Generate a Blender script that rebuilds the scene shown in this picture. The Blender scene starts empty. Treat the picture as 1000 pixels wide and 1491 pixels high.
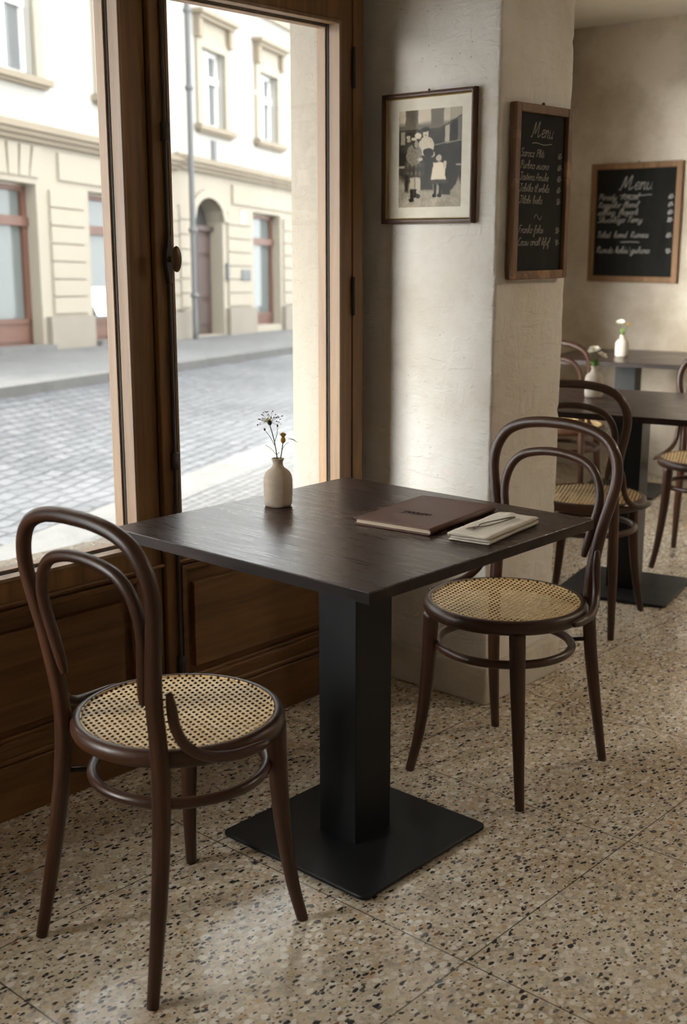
import bpy, bmesh, math, random
from mathutils import Vector, Matrix, noise
from math import sin, cos, pi, radians, atan, sqrt
random.seed(7)
scene = bpy.context.scene
COL = scene.collection

# ------------------------------------------------------------------ helpers
def link(name, me, mat, parent=None, label=None, smooth=True):
    me.name = name
    o = bpy.data.objects.new(name, me)
    COL.objects.link(o)
    for m in (mat if isinstance(mat, (list, tuple)) else [mat]):
        me.materials.append(m)
    if smooth:
        for p in me.polygons:
            p.use_smooth = True
    if parent is not None:
        o.parent = parent
    if label:
        o['label'] = label
    return o

def fin(name, bm, mat, parent=None, label=None, smooth=False, bevel=0.0, seg=2, recalc=True, sharp=None):
    if recalc:
        bmesh.ops.recalc_face_normals(bm, faces=bm.faces[:])
    me = bpy.data.meshes.new(name)
    bm.to_mesh(me)
    bm.free()
    o = link(name, me, mat, parent, label, smooth)
    if bevel > 0:
        b = o.modifiers.new('bevel', 'BEVEL')
        b.width = bevel
        b.segments = seg
        b.limit_method = 'ANGLE'
        b.angle_limit = radians(40)
        b.harden_normals = False
        for p in me.polygons:
            p.use_smooth = True
        w = o.modifiers.new('wn', 'WEIGHTED_NORMAL')
        w.keep_sharp = True
    return o

def tag(o, label, cat, group=None):
    o['label'] = label
    o['category'] = cat
    if group:
        o['group'] = group
    return o

def thing(name, label, cat, loc=(0, 0, 0), rz=0.0, group=None):
    o = bpy.data.objects.new(name, None)
    COL.objects.link(o)
    o.empty_display_size = 0.1
    o.location = loc
    o.rotation_euler = (0, 0, rz)
    return tag(o, label, cat, group)

def struct(o):
    o['kind'] = 'structure'
    return o

def box(bm, x0, x1, y0, y1, z0, z1):
    vs = [bm.verts.new((x, y, z)) for x in (x0, x1) for y in (y0, y1) for z in (z0, z1)]
    for f in ((0, 1, 3, 2), (4, 6, 7, 5), (0, 4, 5, 1), (2, 3, 7, 6), (0, 2, 6, 4), (1, 5, 7, 3)):
        bm.faces.new([vs[i] for i in f])
    return vs

def prism(bm, pts, z0, z1):
    a = [bm.verts.new((p[0], p[1], z0)) for p in pts]
    b = [bm.verts.new((p[0], p[1], z1)) for p in pts]
    n = len(pts)
    bm.faces.new(a[::-1])
    bm.faces.new(b)
    for i in range(n):
        bm.faces.new((a[i], a[(i + 1) % n], b[(i + 1) % n], b[i]))

def catmull(pts, n):
    P = [Vector(p) for p in pts]
    out = []
    m = len(P)
    for i in range(m - 1):
        p0 = P[i - 1] if i > 0 else P[0] * 2 - P[1]
        p1, p2 = P[i], P[i + 1]
        p3 = P[i + 2] if i + 2 < m else P[-1] * 2 - P[-2]
        for k in range(n):
            t = k / n
            out.append(0.5 * ((2 * p1) + (p2 - p0) * t + (2 * p0 - 5 * p1 + 4 * p2 - p3) * t * t + (3 * p1 - p0 - 3 * p2 + p3) * t ** 3))
    out.append(P[-1])
    return out

def tube(bm, pts, rad, sub=6, seg=12, closed=False, flat=1.0, up=None, cap=True):
    """pts: control points; rad: number or a list per control point. Writes UV (length, angle)."""
    uvl = bm.loops.layers.uv.verify()
    if closed:
        P = [Vector(p) for p in pts]
        R = [rad] * len(P) if not isinstance(rad, (list, tuple)) else list(rad)
    else:
        r4 = rad if isinstance(rad, (list, tuple)) else [rad] * len(pts)
        Q = catmull([(p[0], p[1], p[2]) for p in pts], sub)
        RR = catmull([(r, 0, 0) for r in r4], sub)
        P, R = Q, [v.x for v in RR]
    n = len(P)
    T = []
    for i in range(n):
        if closed:
            t = P[(i + 1) % n] - P[i - 1]
        else:
            t = P[min(i + 1, n - 1)] - P[max(i - 1, 0)]
        T.append(t.normalized())
    u = Vector(up) if up else (Vector((0, 0, 1)) if abs(T[0].z) < 0.9 else Vector((1, 0, 0)))
    u = (u - T[0] * u.dot(T[0])).normalized()
    rings = []
    L = 0.0
    ls = []
    for i in range(n):
        if i:
            L += (P[i] - P[i - 1]).length
            u = (u - T[i] * u.dot(T[i]))
            u.normalize()
        w = T[i].cross(u)
        ls.append(L)
        rings.append([bm.verts.new(P[i] + (u * cos(2 * pi * k / seg) + w * sin(2 * pi * k / seg) * flat) * R[i]) for k in range(seg)])
    m = n if closed else n - 1
    for i in range(m):
        a, b = rings[i], rings[(i + 1) % n]
        l0, l1 = ls[i], ls[i + 1] if i + 1 < n else L + (P[0] - P[-1]).length
        for k in range(seg):
            f = bm.faces.new((a[k], a[(k + 1) % seg], b[(k + 1) % seg], b[k]))
            for lp, (uu, vv) in zip(f.loops, ((l0, k), (l0, k + 1), (l1, k + 1), (l1, k))):
                lp[uvl].uv = (uu, vv / seg * 2 * pi * 0.015)
    if cap and not closed:
        for ring, p, t, r in ((rings[0], P[0], -T[0], R[0]), (rings[-1], P[-1], T[-1], R[-1])):
            c = bm.verts.new(p + t * r * 0.35)
            for k in range(seg):
                f = bm.faces.new((ring[k], ring[(k + 1) % seg], c))
                for lp in f.loops:
                    lp[uvl].uv = (0, 0)

def lathe(bm, prof, seg=32, cx=0, cy=0, squareness=0.0):
    """prof: list of (r, z) from bottom to top."""
    rings = []
    for r, z in prof:
        ring = []
        for k in range(seg):
            a = 2 * pi * k / seg
            q = 1.0
            if squareness:
                q = 1 + squareness * (1 / max(abs(cos(a)), abs(sin(a))) - 1)
            ring.append(bm.verts.new((cx + r * q * cos(a), cy + r * q * sin(a), z)))
        rings.append(ring)
    for i in range(len(prof) - 1):
        for k in range(seg):
            bm.faces.new((rings[i][k], rings[i][(k + 1) % seg], rings[i + 1][(k + 1) % seg], rings[i + 1][k]))
    bm.faces.new(rings[0][::-1])
    bm.faces.new(rings[-1])

def sphere(bm, c, r, seg=8, sx=1, sy=1, sz=1):
    g = bmesh.ops.create_uvsphere(bm, u_segments=seg, v_segments=max(4, seg // 2 + 1), radius=r)
    for v in g['verts']:
        v.co = Vector((v.co.x * sx, v.co.y * sy, v.co.z * sz)) + Vector(c)
    return g['verts']

def copy_tree(src, parent=None):
    c = src.copy()
    COL.objects.link(c)
    c.parent = parent
    for ch in list(src.children):
        copy_tree(ch, c)
    return c

# ------------------------------------------------------------------ materials
def mat(name):
    m = bpy.data.materials.new(name)
    m.use_nodes = True
    nt = m.node_tree
    return m, nt, nt.nodes['Principled BSDF']

def nd(nt, typ, props=None, **inp):
    n = nt.nodes.new(typ)
    for k, v in (props or {}).items():
        setattr(n, k, v)
    for k, v in inp.items():
        key = int(k[1:]) if k[0] == '_' and k[1:].isdigit() else k.replace('_', ' ')
        s = n.inputs[key]
        if hasattr(v, 'is_linked') or isinstance(v, bpy.types.NodeSocket):
            nt.links.new(v, s)
        else:
            s.default_value = v
    return n

def ramp(nt, fac, stops, interp='LINEAR'):
    n = nt.nodes.new('ShaderNodeValToRGB')
    cr = n.color_ramp
    cr.interpolation = interp
    while len(cr.elements) < len(stops):
        cr.elements.new(0.5)
    for e, (p, c) in zip(cr.elements, stops):
        e.position = p
        e.color = (c, c, c, 1) if isinstance(c, (int, float)) else (*c[:3], 1)
    nt.links.new(fac, n.inputs[0])
    return n.outputs[0]

def mix(nt, fac, a, b, blend='MIX'):
    n = nt.nodes.new('ShaderNodeMix')
    n.data_type = 'RGBA'
    n.blend_type = blend
    n.clamp_factor = True
    for s, v in ((n.inputs[0], fac), (n.inputs[6], a), (n.inputs[7], b)):
        if isinstance(v, bpy.types.NodeSocket):
            nt.links.new(v, s)
        elif isinstance(v, (int, float)):
            s.default_value = v
        else:
            s.default_value = (*v[:3], 1)
    return n.outputs[2]

def math_(nt, op, a, b=0.0, c=None):
    n = nt.nodes.new('ShaderNodeMath')
    n.operation = op
    for s, v in zip(n.inputs, (a, b) if c is None else (a, b, c)):
        if isinstance(v, bpy.types.NodeSocket):
            nt.links.new(v, s)
        else:
            s.default_value = v
    return n.outputs[0]

def coords(nt, kind='Object', scale=(1, 1, 1), rot=(0, 0, 0), loc=(0, 0, 0)):
    tc = nt.nodes.new('ShaderNodeTexCoord')
    mp = nt.nodes.new('ShaderNodeMapping')
    nt.links.new(tc.outputs[kind], mp.inputs[0])
    mp.inputs['Scale'].default_value = scale
    mp.inputs['Rotation'].default_value = rot
    mp.inputs['Location'].default_value = loc
    return mp.outputs[0]

def setp(b, nt, **kw):
    for k, v in kw.items():
        s = b.inputs[k.replace('_', ' ')]
        if isinstance(v, bpy.types.NodeSocket):
            nt.links.new(v, s)
        elif isinstance(v, (tuple, list)) and len(v) == 3:
            s.default_value = (*v, 1)
        else:
            s.default_value = v

def bump(nt, b, h, strength=0.3, dist=0.01):
    n = nt.nodes.new('ShaderNodeBump')
    n.inputs['Strength'].default_value = strength
    n.inputs['Distance'].default_value = dist
    nt.links.new(h, n.inputs['Height'])
    nt.links.new(n.outputs[0], b.inputs['Normal'])
    return n

def plain(name, c, rough=0.5, metal=0.0, **kw):
    m, nt, b = mat(name)
    setp(b, nt, Base_Color=c, Roughness=rough, Metallic=metal, **kw)
    return m

def wood(name, dark, light, rough=0.4, axis='z', uv=False, fine=1.0, coat=0.0, bumps=0.15, wear=0.0, spec=0.5):
    m, nt, b = mat(name)
    st = {'x': (1.6, 26, 26), 'y': (26, 1.6, 26), 'z': (26, 26, 1.6)}[axis]
    st = tuple(v * fine for v in st)
    if uv:
        co = coords(nt, 'UV', (2.2 * fine, 60 * fine, 1))
    else:
        co = coords(nt, 'Object', st)
    n1 = nd(nt, 'ShaderNodeTexNoise', Vector=co, Scale=1.0, Detail=6.0, Roughness=0.62, Distortion=0.6).outputs[0]
    co2 = coords(nt, 'UV' if uv else 'Object', (8, 300, 1) if uv else tuple(v * 5 for v in st))
    n2 = nd(nt, 'ShaderNodeTexNoise', Vector=co2, Scale=1.0, Detail=3.0, Roughness=0.6).outputs[0]
    co3 = coords(nt, 'Object', (2.3, 2.3, 2.3))
    n3 = nd(nt, 'ShaderNodeTexNoise', Vector=co3, Scale=1.0, Detail=3.0).outputs[0]
    f = math_(nt, 'ADD', math_(nt, 'MULTIPLY', n1, 0.7), math_(nt, 'MULTIPLY', n2, 0.3))
    c = ramp(nt, f, [(0.32, dark), (0.5, tuple((a + b_) / 2 for a, b_ in zip(dark, light))), (0.68, light)])
    c = mix(nt, ramp(nt, n3, [(0.35, 0.0), (0.7, 0.45)]), c, dark)
    if wear:
        n4 = nd(nt, 'ShaderNodeTexNoise', Vector=coords(nt, 'Object', (9, 9, 9)), Scale=1.0, Detail=5.0, Roughness=0.7).outputs[0]
        c = mix(nt, ramp(nt, n4, [(0.56, 0.0), (0.66, wear)]), c, tuple(min(1, v * 1.9 + 0.02) for v in light))
    setp(b, nt, Base_Color=c, Roughness=ramp(nt, n2, [(0.2, rough - 0.06), (0.8, rough + 0.12)]), Coat_Weight=coat, Coat_Roughness=0.22, Specular_IOR_Level=spec)
    bump(nt, b, f, bumps, 0.004)
    return m

def plaster(name, base, dark, scale=1.0, strength=0.5, stain=0.5, rough=0.85):
    m, nt, b = mat(name)
    co = coords(nt, 'Object', (1, 1, 1))
    big = nd(nt, 'ShaderNodeTexNoise', Vector=co, Scale=2.2 * scale, Detail=5.0, Roughness=0.6).outputs[0]
    med = nd(nt, 'ShaderNodeTexNoise', Vector=co, Scale=14.0 * scale, Detail=6.0, Roughness=0.62, Distortion=1.1).outputs[0]
    fine = nd(nt, 'ShaderNodeTexNoise', Vector=co, Scale=150.0, Detail=3.0, Roughness=0.6).outputs[0]
    vor = nd(nt, 'ShaderNodeTexVoronoi', {'feature': 'SMOOTH_F1'}, Vector=mix(nt, 0.16, co, nd(nt, 'ShaderNodeTexNoise', Vector=co, Scale=7.0, Detail=4.0).outputs[1]), Scale=17.0 * scale, Smoothness=0.35, Randomness=1.0).outputs[0]
    tw1 = nd(nt, 'ShaderNodeTexNoise', Vector=coords(nt, 'Object', (8 * scale, 8 * scale, 26 * scale), (0.9, 0.35, 0.2)), Scale=1.0, Detail=4.0, Roughness=0.55, Distortion=0.35).outputs[0]
    tw2 = nd(nt, 'ShaderNodeTexNoise', Vector=coords(nt, 'Object', (26 * scale, 26 * scale, 8 * scale), (-0.7, 0.6, 0.4)), Scale=1.0, Detail=4.0, Roughness=0.55, Distortion=0.35).outputs[0]
    ridg = math_(nt, 'MULTIPLY', ramp(nt, tw1, [(0.44, 0.0), (0.53, 1.0), (0.70, 0.55)]), ramp(nt, tw2, [(0.40, 0.1), (0.56, 1.0), (0.75, 0.6)]))
    h = math_(nt, 'ADD', math_(nt, 'MULTIPLY', ridg, 0.38), math_(nt, 'ADD', math_(nt, 'MULTIPLY', vor, 0.12), math_(nt, 'MULTIPLY', fine, 0.22)))
    h = math_(nt, 'ADD', h, math_(nt, 'MULTIPLY', med, 0.5))
    h = math_(nt, 'ADD', h, math_(nt, 'MULTIPLY', big, 1.3))
    c = mix(nt, ramp(nt, big, [(0.42, 0.0), (0.66, stain)]), base, dark)
    c = mix(nt, ramp(nt, med, [(0.55, 0.0), (0.75, 0.35 * stain)]), c, dark)
    pit = nd(nt, 'ShaderNodeTexVoronoi', Vector=co, Scale=26.0).outputs[0]
    pitm = ramp(nt, pit, [(0.035, 1.0), (0.07, 0.0)])
    c = mix(nt, math_(nt, 'MULTIPLY', pitm, 0.5), c, tuple(v * 0.45 for v in dark))
    setp(b, nt, Base_Color=c, Roughness=rough, Specular_IOR_Level=0.25)
    bump(nt, b, math_(nt, 'SUBTRACT', h, math_(nt, 'MULTIPLY', pitm, 0.4)), strength, 0.012)
    return m

def terrazzo(name):
    m, nt, b = mat(name)
    co0 = coords(nt, 'Object', (1, 1, 1))
    wob = nd(nt, 'ShaderNodeTexNoise', Vector=co0, Scale=55.0, Detail=2.0).outputs[1]
    big = nd(nt, 'ShaderNodeTexNoise', Vector=co0, Scale=2.6, Detail=4.0, Roughness=0.6).outputs[0]
    med = nd(nt, 'ShaderNodeTexNoise', Vector=co0, Scale=16.0, Detail=4.0, Roughness=0.6).outputs[0]
    base = mix(nt, ramp(nt, big, [(0.36, 0.0), (0.64, 1.0)]), (0.54, 0.42, 0.285), (0.62, 0.535, 0.41))
    base = mix(nt, ramp(nt, med, [(0.45, 0.0), (0.75, 0.5)]), base, (0.35, 0.28, 0.21))
    c = base
    def layer(c, scale, seed, frac, radius, cols, amt=1.0, wamt=0.012, stretch=1.0, rot=0.0):
        co = coords(nt, 'Object', (1, stretch, 1), (0, 0, rot), (seed * 3.17, seed * 1.73, 0))
        v = nd(nt, 'ShaderNodeVectorMath', {'operation': 'MULTIPLY_ADD'}, _0=wob, _1=(wamt, wamt, 0), _2=co).outputs[0]
        vo = nd(nt, 'ShaderNodeTexVoronoi', {'voronoi_dimensions': '2D'}, Vector=v, Scale=scale, Randomness=1.0)
        sep = nd(nt, 'ShaderNodeSeparateColor', Color=vo.outputs['Color'])
        ve = nd(nt, 'ShaderNodeTexVoronoi', {'voronoi_dimensions': '2D', 'feature': 'DISTANCE_TO_EDGE'}, Vector=v, Scale=scale, Randomness=1.0).outputs['Distance']
        r = math_(nt, 'MULTIPLY', math_(nt, 'ADD', math_(nt, 'MULTIPLY', sep.outputs[1], 0.55), 0.45), radius)
        inside = math_(nt, 'LESS_THAN', vo.outputs['Distance'], r)
        edge = math_(nt, 'GREATER_THAN', ve, 0.035)
        on = math_(nt, 'LESS_THAN', sep.outputs[0], frac)
        k = math_(nt, 'MULTIPLY', math_(nt, 'MULTIPLY', inside, edge), on)
        col = ramp(nt, sep.outputs[2], cols, 'CONSTANT')
        return mix(nt, math_(nt, 'MULTIPLY', k, amt), c, col)
    # fine pale and brown crumbs, then larger chips, then the dark ones on top
    c = layer(c, 150, 1, 0.75, 0.55, [(0, (0.60, 0.53, 0.43)), (0.35, (0.38, 0.30, 0.22)), (0.6, (0.68, 0.63, 0.55)), (0.85, (0.25, 0.21, 0.17))], 0.8)
    c = layer(c, 62, 2, 0.75, 0.60, [(0, (0.66, 0.60, 0.50)), (0.25, (0.46, 0.41, 0.34)), (0.42, (0.74, 0.69, 0.61)), (0.62, (0.58, 0.46, 0.31)), (0.78, (0.40, 0.355, 0.32)), (0.9, (0.72, 0.66, 0.56))], 0.75, 0.012, 1.3, 0.5)
    c = layer(c, 44, 3, 0.36, 0.52, [(0, (0.80, 0.77, 0.70)), (0.5, (0.70, 0.63, 0.52)), (0.75, (0.50, 0.34, 0.19)), (0.84, (0.80, 0.76, 0.68))], 0.85, 0.012, 1.35, 1.3)
    c = layer(c, 105, 4, 0.11, 0.50, [(0, (0.03, 0.027, 0.028)), (0.6, (0.075, 0.065, 0.06)), (0.85, (0.20, 0.11, 0.06))], 0.95, 0.008, 1.5, 0.2)
    c = layer(c, 54, 5, 0.24, 0.42, [(0, (0.022, 0.021, 0.024)), (0.45, (0.04, 0.037, 0.038)), (0.75, (0.10, 0.09, 0.085)), (0.93, (0.22, 0.10, 0.045))], 0.97, 0.016, 1.7, 2.3)
    c = layer(c, 43, 6, 0.07, 0.42, [(0, (0.024, 0.022, 0.024)), (0.6, (0.14, 0.135, 0.135))], 0.97, 0.016, 1.6, 2.0)
    # joints between the slabs
    sx = nd(nt, 'ShaderNodeSeparateXYZ', Vector=co0)
    def joint(s, off, pitch, w):
        t = math_(nt, 'FRACT', math_(nt, 'DIVIDE', math_(nt, 'SUBTRACT', s, off), pitch))
        t = math_(nt, 'ABSOLUTE', math_(nt, 'SUBTRACT', t, 0.5))
        return math_(nt, 'GREATER_THAN', t, 0.5 - w / pitch)
    j = math_(nt, 'MAXIMUM', joint(sx.outputs[0], 2.312, 0.6335, 0.0016), joint(sx.outputs[1], 1.192, 0.705, 0.0016))
    c = mix(nt, math_(nt, 'MULTIPLY', j, 0.85), c, (0.055, 0.047, 0.04))
    rg = ramp(nt, big, [(0.3, 0.10), (0.7, 0.19)])
    setp(b, nt, Base_Color=c, Roughness=rg, Specular_IOR_Level=0.5)
    bump(nt, b, math_(nt, 'SUBTRACT', math_(nt, 'MULTIPLY', med, 0.08), j), 0.12, 0.003)
    return m

def cane(name):
    m, nt, b = mat(name)
    co = coords(nt, 'Object', (1, 1, 1), (0, 0, radians(48.1)))
    s = nd(nt, 'ShaderNodeSeparateXYZ', Vector=co)
    PX, PY = 0.0150, 0.0250
    def cell(ox, oy):
        fx = math_(nt, 'SUBTRACT', math_(nt, 'FRACT', math_(nt, 'ADD', math_(nt, 'DIVIDE', s.outputs[0], PX), ox)), 0.5)
        fy = math_(nt, 'SUBTRACT', math_(nt, 'FRACT', math_(nt, 'ADD', math_(nt, 'DIVIDE', s.outputs[1], PY), oy)), 0.5)
        ax, ay = math_(nt, 'ABSOLUTE', fx), math_(nt, 'ABSOLUTE', fy)
        # octagonal hole: a rectangle cut by the diagonal strands
        return math_(nt, 'MAXIMUM', math_(nt, 'MAXIMUM', ax, ay), math_(nt, 'MULTIPLY', math_(nt, 'ADD', ax, ay), 0.70))
    d = math_(nt, 'MINIMUM', cell(0.0, 0.0), cell(0.5, 0.5))
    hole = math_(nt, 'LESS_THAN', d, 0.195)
    strand = nd(nt, 'ShaderNodeTexNoise', Vector=coords(nt, 'Object', (30, 90, 1), (0, 0, 0.78)), Scale=1.0, Detail=2.0).outputs[0]
    strand2 = nd(nt, 'ShaderNodeTexNoise', Vector=coords(nt, 'Object', (90, 30, 1), (0, 0, 0.0)), Scale=1.0, Detail=2.0).outputs[0]
    big = nd(nt, 'ShaderNodeTexNoise', Vector=co, Scale=9.0, Detail=2.0).outputs[0]
    f = math_(nt, 'ADD', math_(nt, 'MULTIPLY', strand, 0.5), math_(nt, 'MULTIPLY', strand2, 0.5))
    c = ramp(nt, f, [(0.3, (0.46, 0.30, 0.125)), (0.5, (0.66, 0.465, 0.225)), (0.7, (0.78, 0.60, 0.34))])
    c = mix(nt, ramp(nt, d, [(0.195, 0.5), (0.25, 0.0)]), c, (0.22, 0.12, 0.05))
    c = mix(nt, ramp(nt, big, [(0.4, 0.0), (0.7, 0.25)]), c, (0.50, 0.33, 0.14))
    setp(b, nt, Base_Color=c, Roughness=0.45)
    bump(nt, b, math_(nt, 'ADD', ramp(nt, d, [(0.18, 0.0), (0.30, 1.0)]), math_(nt, 'MULTIPLY', f, 0.5)), 0.4, 0.002)
    tr = nt.nodes.new('ShaderNodeBsdfTransparent')
    mx = nt.nodes.new('ShaderNodeMixShader')
    nt.links.new(hole, mx.inputs[0])
    nt.links.new(b.outputs[0], mx.inputs[1])
    nt.links.new(tr.outputs[0], mx.inputs[2])
    nt.links.new(mx.outputs[0], nt.nodes['Material Output'].inputs['Surface'])
    return m

def thin_glass(name, tint=(1, 1, 1), f0=0.04):
    m, nt, b = mat(name)
    tr = nt.nodes.new('ShaderNodeBsdfTransparent')
    tr.inputs[0].default_value = (*tint, 1)
    gl = nt.nodes.new('ShaderNodeBsdfGlossy')
    gl.inputs['Roughness'].default_value = 0.0
    lw = nt.nodes.new('ShaderNodeLayerWeight')
    lw.inputs[0].default_value = 0.5
    fr = math_(nt, 'MULTIPLY_ADD', math_(nt, 'POWER', lw.outputs['Facing'], 5.0), 0.9, f0)
    mx = nt.nodes.new('ShaderNodeMixShader')
    nt.links.new(fr, mx.inputs[0])
    nt.links.new(tr.outputs[0], mx.inputs[1])
    nt.links.new(gl.outputs[0], mx.inputs[2])
    nt.links.new(mx.outputs[0], nt.nodes['Material Output'].inputs['Surface'])
    nt.nodes.remove(b)
    return m

def setts(name, c1, c2, joint_c, w, h, rot, mortar=0.012, dist=0.03):
    m, nt, b = mat(name)
    co = coords(nt, 'Object', (1, 1, 1), (0, 0, rot))
    wob = nd(nt, 'ShaderNodeTexNoise', Vector=co, Scale=3.0, Detail=3.0).outputs[1]
    v = nd(nt, 'ShaderNodeVectorMath', {'operation': 'MULTIPLY_ADD'}, _0=wob, _1=(dist, dist, 0), _2=co).outputs[0]
    br = nd(nt, 'ShaderNodeTexBrick', {'offset': 0.5}, Vector=v, Color1=(*c1, 1), Color2=(*c2, 1), Mortar=(*joint_c, 1), Scale=1.0,
            Mortar_Size=mortar, Mortar_Smooth=0.35, Bias=0.0, Brick_Width=w, Row_Height=h)
    sp = nd(nt, 'ShaderNodeTexNoise', Vector=co, Scale=22.0, Detail=5.0, Roughness=0.7).outputs[0]
    bigv = nd(nt, 'ShaderNodeTexNoise', Vector=co, Scale=0.7, Detail=3.0).outputs[0]
    c = mix(nt, ramp(nt, sp, [(0.4, 0.0), (0.75, 0.5)]), br.outputs[0], tuple(v_ * 0.6 for v_ in c1))
    c = mix(nt, ramp(nt, bigv, [(0.4, 0.0), (0.7, 0.3)]), c, tuple(min(1, v_ * 1.25) for v_ in c2))
    setp(b, nt, Base_Color=c, Roughness=0.62)
    h_ = math_(nt, 'SUBTRACT', math_(nt, 'MULTIPLY', sp, 0.35), br.outputs['Fac'])
    bump(nt, b, h_, 0.9, 0.03)
    return m

M = {}
M['window_wood'] = wood('oiled_oak_frame', (0.090, 0.041, 0.0135), (0.27, 0.133, 0.047), 0.44, 'z', bumps=0.25, spec=0.3)
M['apron_wood'] = wood('oiled_oak_panel', (0.078, 0.034, 0.011), (0.23, 0.110, 0.037), 0.42, 'x', fine=0.8, bumps=0.3, spec=0.35)
M['bead_wood'] = wood('oiled_oak_bead', (0.14, 0.078, 0.036), (0.31, 0.185, 0.092), 0.45, 'z', bumps=0.2)
M['dark_joint'] = plain('dark_joint', (0.012, 0.009, 0.007), 0.7)
M['chair_wood'] = wood('walnut_bentwood', (0.014, 0.0048, 0.0021), (0.092, 0.032, 0.0118), 0.36, uv=True, coat=0.1, bumps=0.12, spec=0.4)
M['rim_wood'] = wood('walnut_bentwood_rim', (0.015, 0.0052, 0.0023), (0.086, 0.031, 0.0118), 0.38, uv=True, coat=0.08, bumps=0.1, spec=0.4)
M['cane'] = cane('woven_cane')
M['screw'] = plain('dark_steel_screw', (0.03, 0.025, 0.022), 0.45, 0.8)
M['table_wood'] = wood('espresso_table', (0.014, 0.0065, 0.0055), (0.058, 0.029, 0.024), 0.27, 'y', fine=1.1, bumps=0.035)
M['edge_wood'] = wood('espresso_edge', (0.010, 0.006, 0.005), (0.040, 0.023, 0.018), 0.5, 'y', fine=1.2, bumps=0.2, spec=0.25)
def black_metal():
    m, nt, b = mat('satin_black_steel')
    n = nd(nt, 'ShaderNodeTexNoise', Vector=coords(nt, 'Object', (6, 6, 6)), Scale=1.0, Detail=5.0, Roughness=0.65).outputs[0]
    f = nd(nt, 'ShaderNodeTexNoise', Vector=coords(nt, 'Object', (400, 400, 400)), Scale=1.0, Detail=2.0).outputs[0]
    setp(b, nt, Base_Color=mix(nt, n, (0.006, 0.0063, 0.007), (0.014, 0.0145, 0.0155)), Metallic=0.0, Specular_IOR_Level=0.22, Roughness=ramp(nt, n, [(0.3, 0.36), (0.7, 0.46)]))
    bump(nt, b, f, 0.05, 0.001)
    return m
M['metal'] = black_metal()
M['bronze'] = plain('aged_bronze', (0.085, 0.055, 0.028), 0.36, 0.85)
M['iron'] = plain('dull_iron', (0.055, 0.047, 0.04), 0.5, 0.6)
M['plaster'] = plaster('limewash_plaster', (0.75, 0.725, 0.685), (0.57, 0.50, 0.415), 1.0, 0.46, 0.62)
M['plaster_pillar'] = M['plaster']
M['plaster_back'] = plaster('worn_plaster', (0.66, 0.60, 0.52), (0.40, 0.33, 0.245), 0.9, 0.5, 0.85)
M['ceiling'] = plaster('ceiling_paint', (0.72, 0.69, 0.62), (0.62, 0.57, 0.49), 0.8, 0.2, 0.3)
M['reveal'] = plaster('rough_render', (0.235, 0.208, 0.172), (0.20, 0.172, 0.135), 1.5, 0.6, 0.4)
M['skirting'] = plaster('stone_skirting', (0.62, 0.58, 0.51), (0.47, 0.415, 0.335), 2.0, 0.3, 0.8, 0.7)
M['floor'] = terrazzo('terrazzo')
M['glass'] = thin_glass('window_glass', (0.97, 0.985, 0.98))
M['picture_glass'] = thin_glass('picture_glass', (1, 1, 1), 0.006)
def ceramic(name, c1, c2):
    m, nt, b = mat(name)
    n = nd(nt, 'ShaderNodeTexNoise', Vector=coords(nt, 'Object', (30, 30, 60)), Scale=1.0, Detail=5.0, Roughness=0.7).outputs[0]
    f = nd(nt, 'ShaderNodeTexNoise', Vector=coords(nt, 'Object', (500, 500, 500)), Scale=1.0, Detail=2.0).outputs[0]
    setp(b, nt, Base_Color=mix(nt, ramp(nt, n, [(0.35, 0.0), (0.7, 1.0)]), c1, c2), Roughness=0.75)
    bump(nt, b, math_(nt, 'ADD', n, f), 0.25, 0.002)
    return m
M['clay'] = ceramic('stoneware_clay', (0.56, 0.46, 0.36), (0.47, 0.37, 0.28))
M['clay_pale'] = ceramic('pale_stoneware', (0.50, 0.44, 0.37), (0.44, 0.37, 0.30))
M['inside'] = plain('vase_inside', (0.10, 0.075, 0.05), 0.9)
M['stem'] = plain('stem_green', (0.10, 0.14, 0.045), 0.6)
M['leaf'] = plain('leaf_green', (0.17, 0.30, 0.07), 0.55)
M['leaf_pale'] = plain('leaf_sage', (0.42, 0.46, 0.36), 0.6)
M['petal'] = plain('petal_white', (0.86, 0.84, 0.76), 0.6)
M['petal_cream'] = plain('petal_cream', (0.80, 0.74, 0.48), 0.6)
M['ochre'] = plain('ochre_bud', (0.42, 0.24, 0.035), 0.65)
M['yellow'] = plain('yellow_floret', (0.70, 0.43, 0.05), 0.65)
M['seed'] = plain('dark_seed', (0.045, 0.035, 0.022), 0.7)
def leather():
    m, nt, b = mat('brown_leather')
    n = nd(nt, 'ShaderNodeTexNoise', Vector=coords(nt, 'Object', (14, 14, 14)), Scale=1.0, Detail=4.0).outputs[0]
    v = nd(nt, 'ShaderNodeTexVoronoi', Vector=coords(nt, 'Object', (420, 420, 420)), Scale=1.0).outputs[0]
    setp(b, nt, Base_Color=mix(nt, n, (0.075, 0.031, 0.021), (0.125, 0.056, 0.039)), Roughness=0.46, Specular_IOR_Level=0.32)
    bump(nt, b, v, 0.12, 0.001)
    return m
M['leather'] = leather()
M['emboss'] = plain('debossed_lettering', (0.010, 0.005, 0.004), 0.8, Specular_IOR_Level=0.1)
M['paper'] = plain('menu_pages', (0.52, 0.42, 0.31), 0.8)
M['stitch'] = plain('stitching', (0.20, 0.11, 0.075), 0.7)
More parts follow.
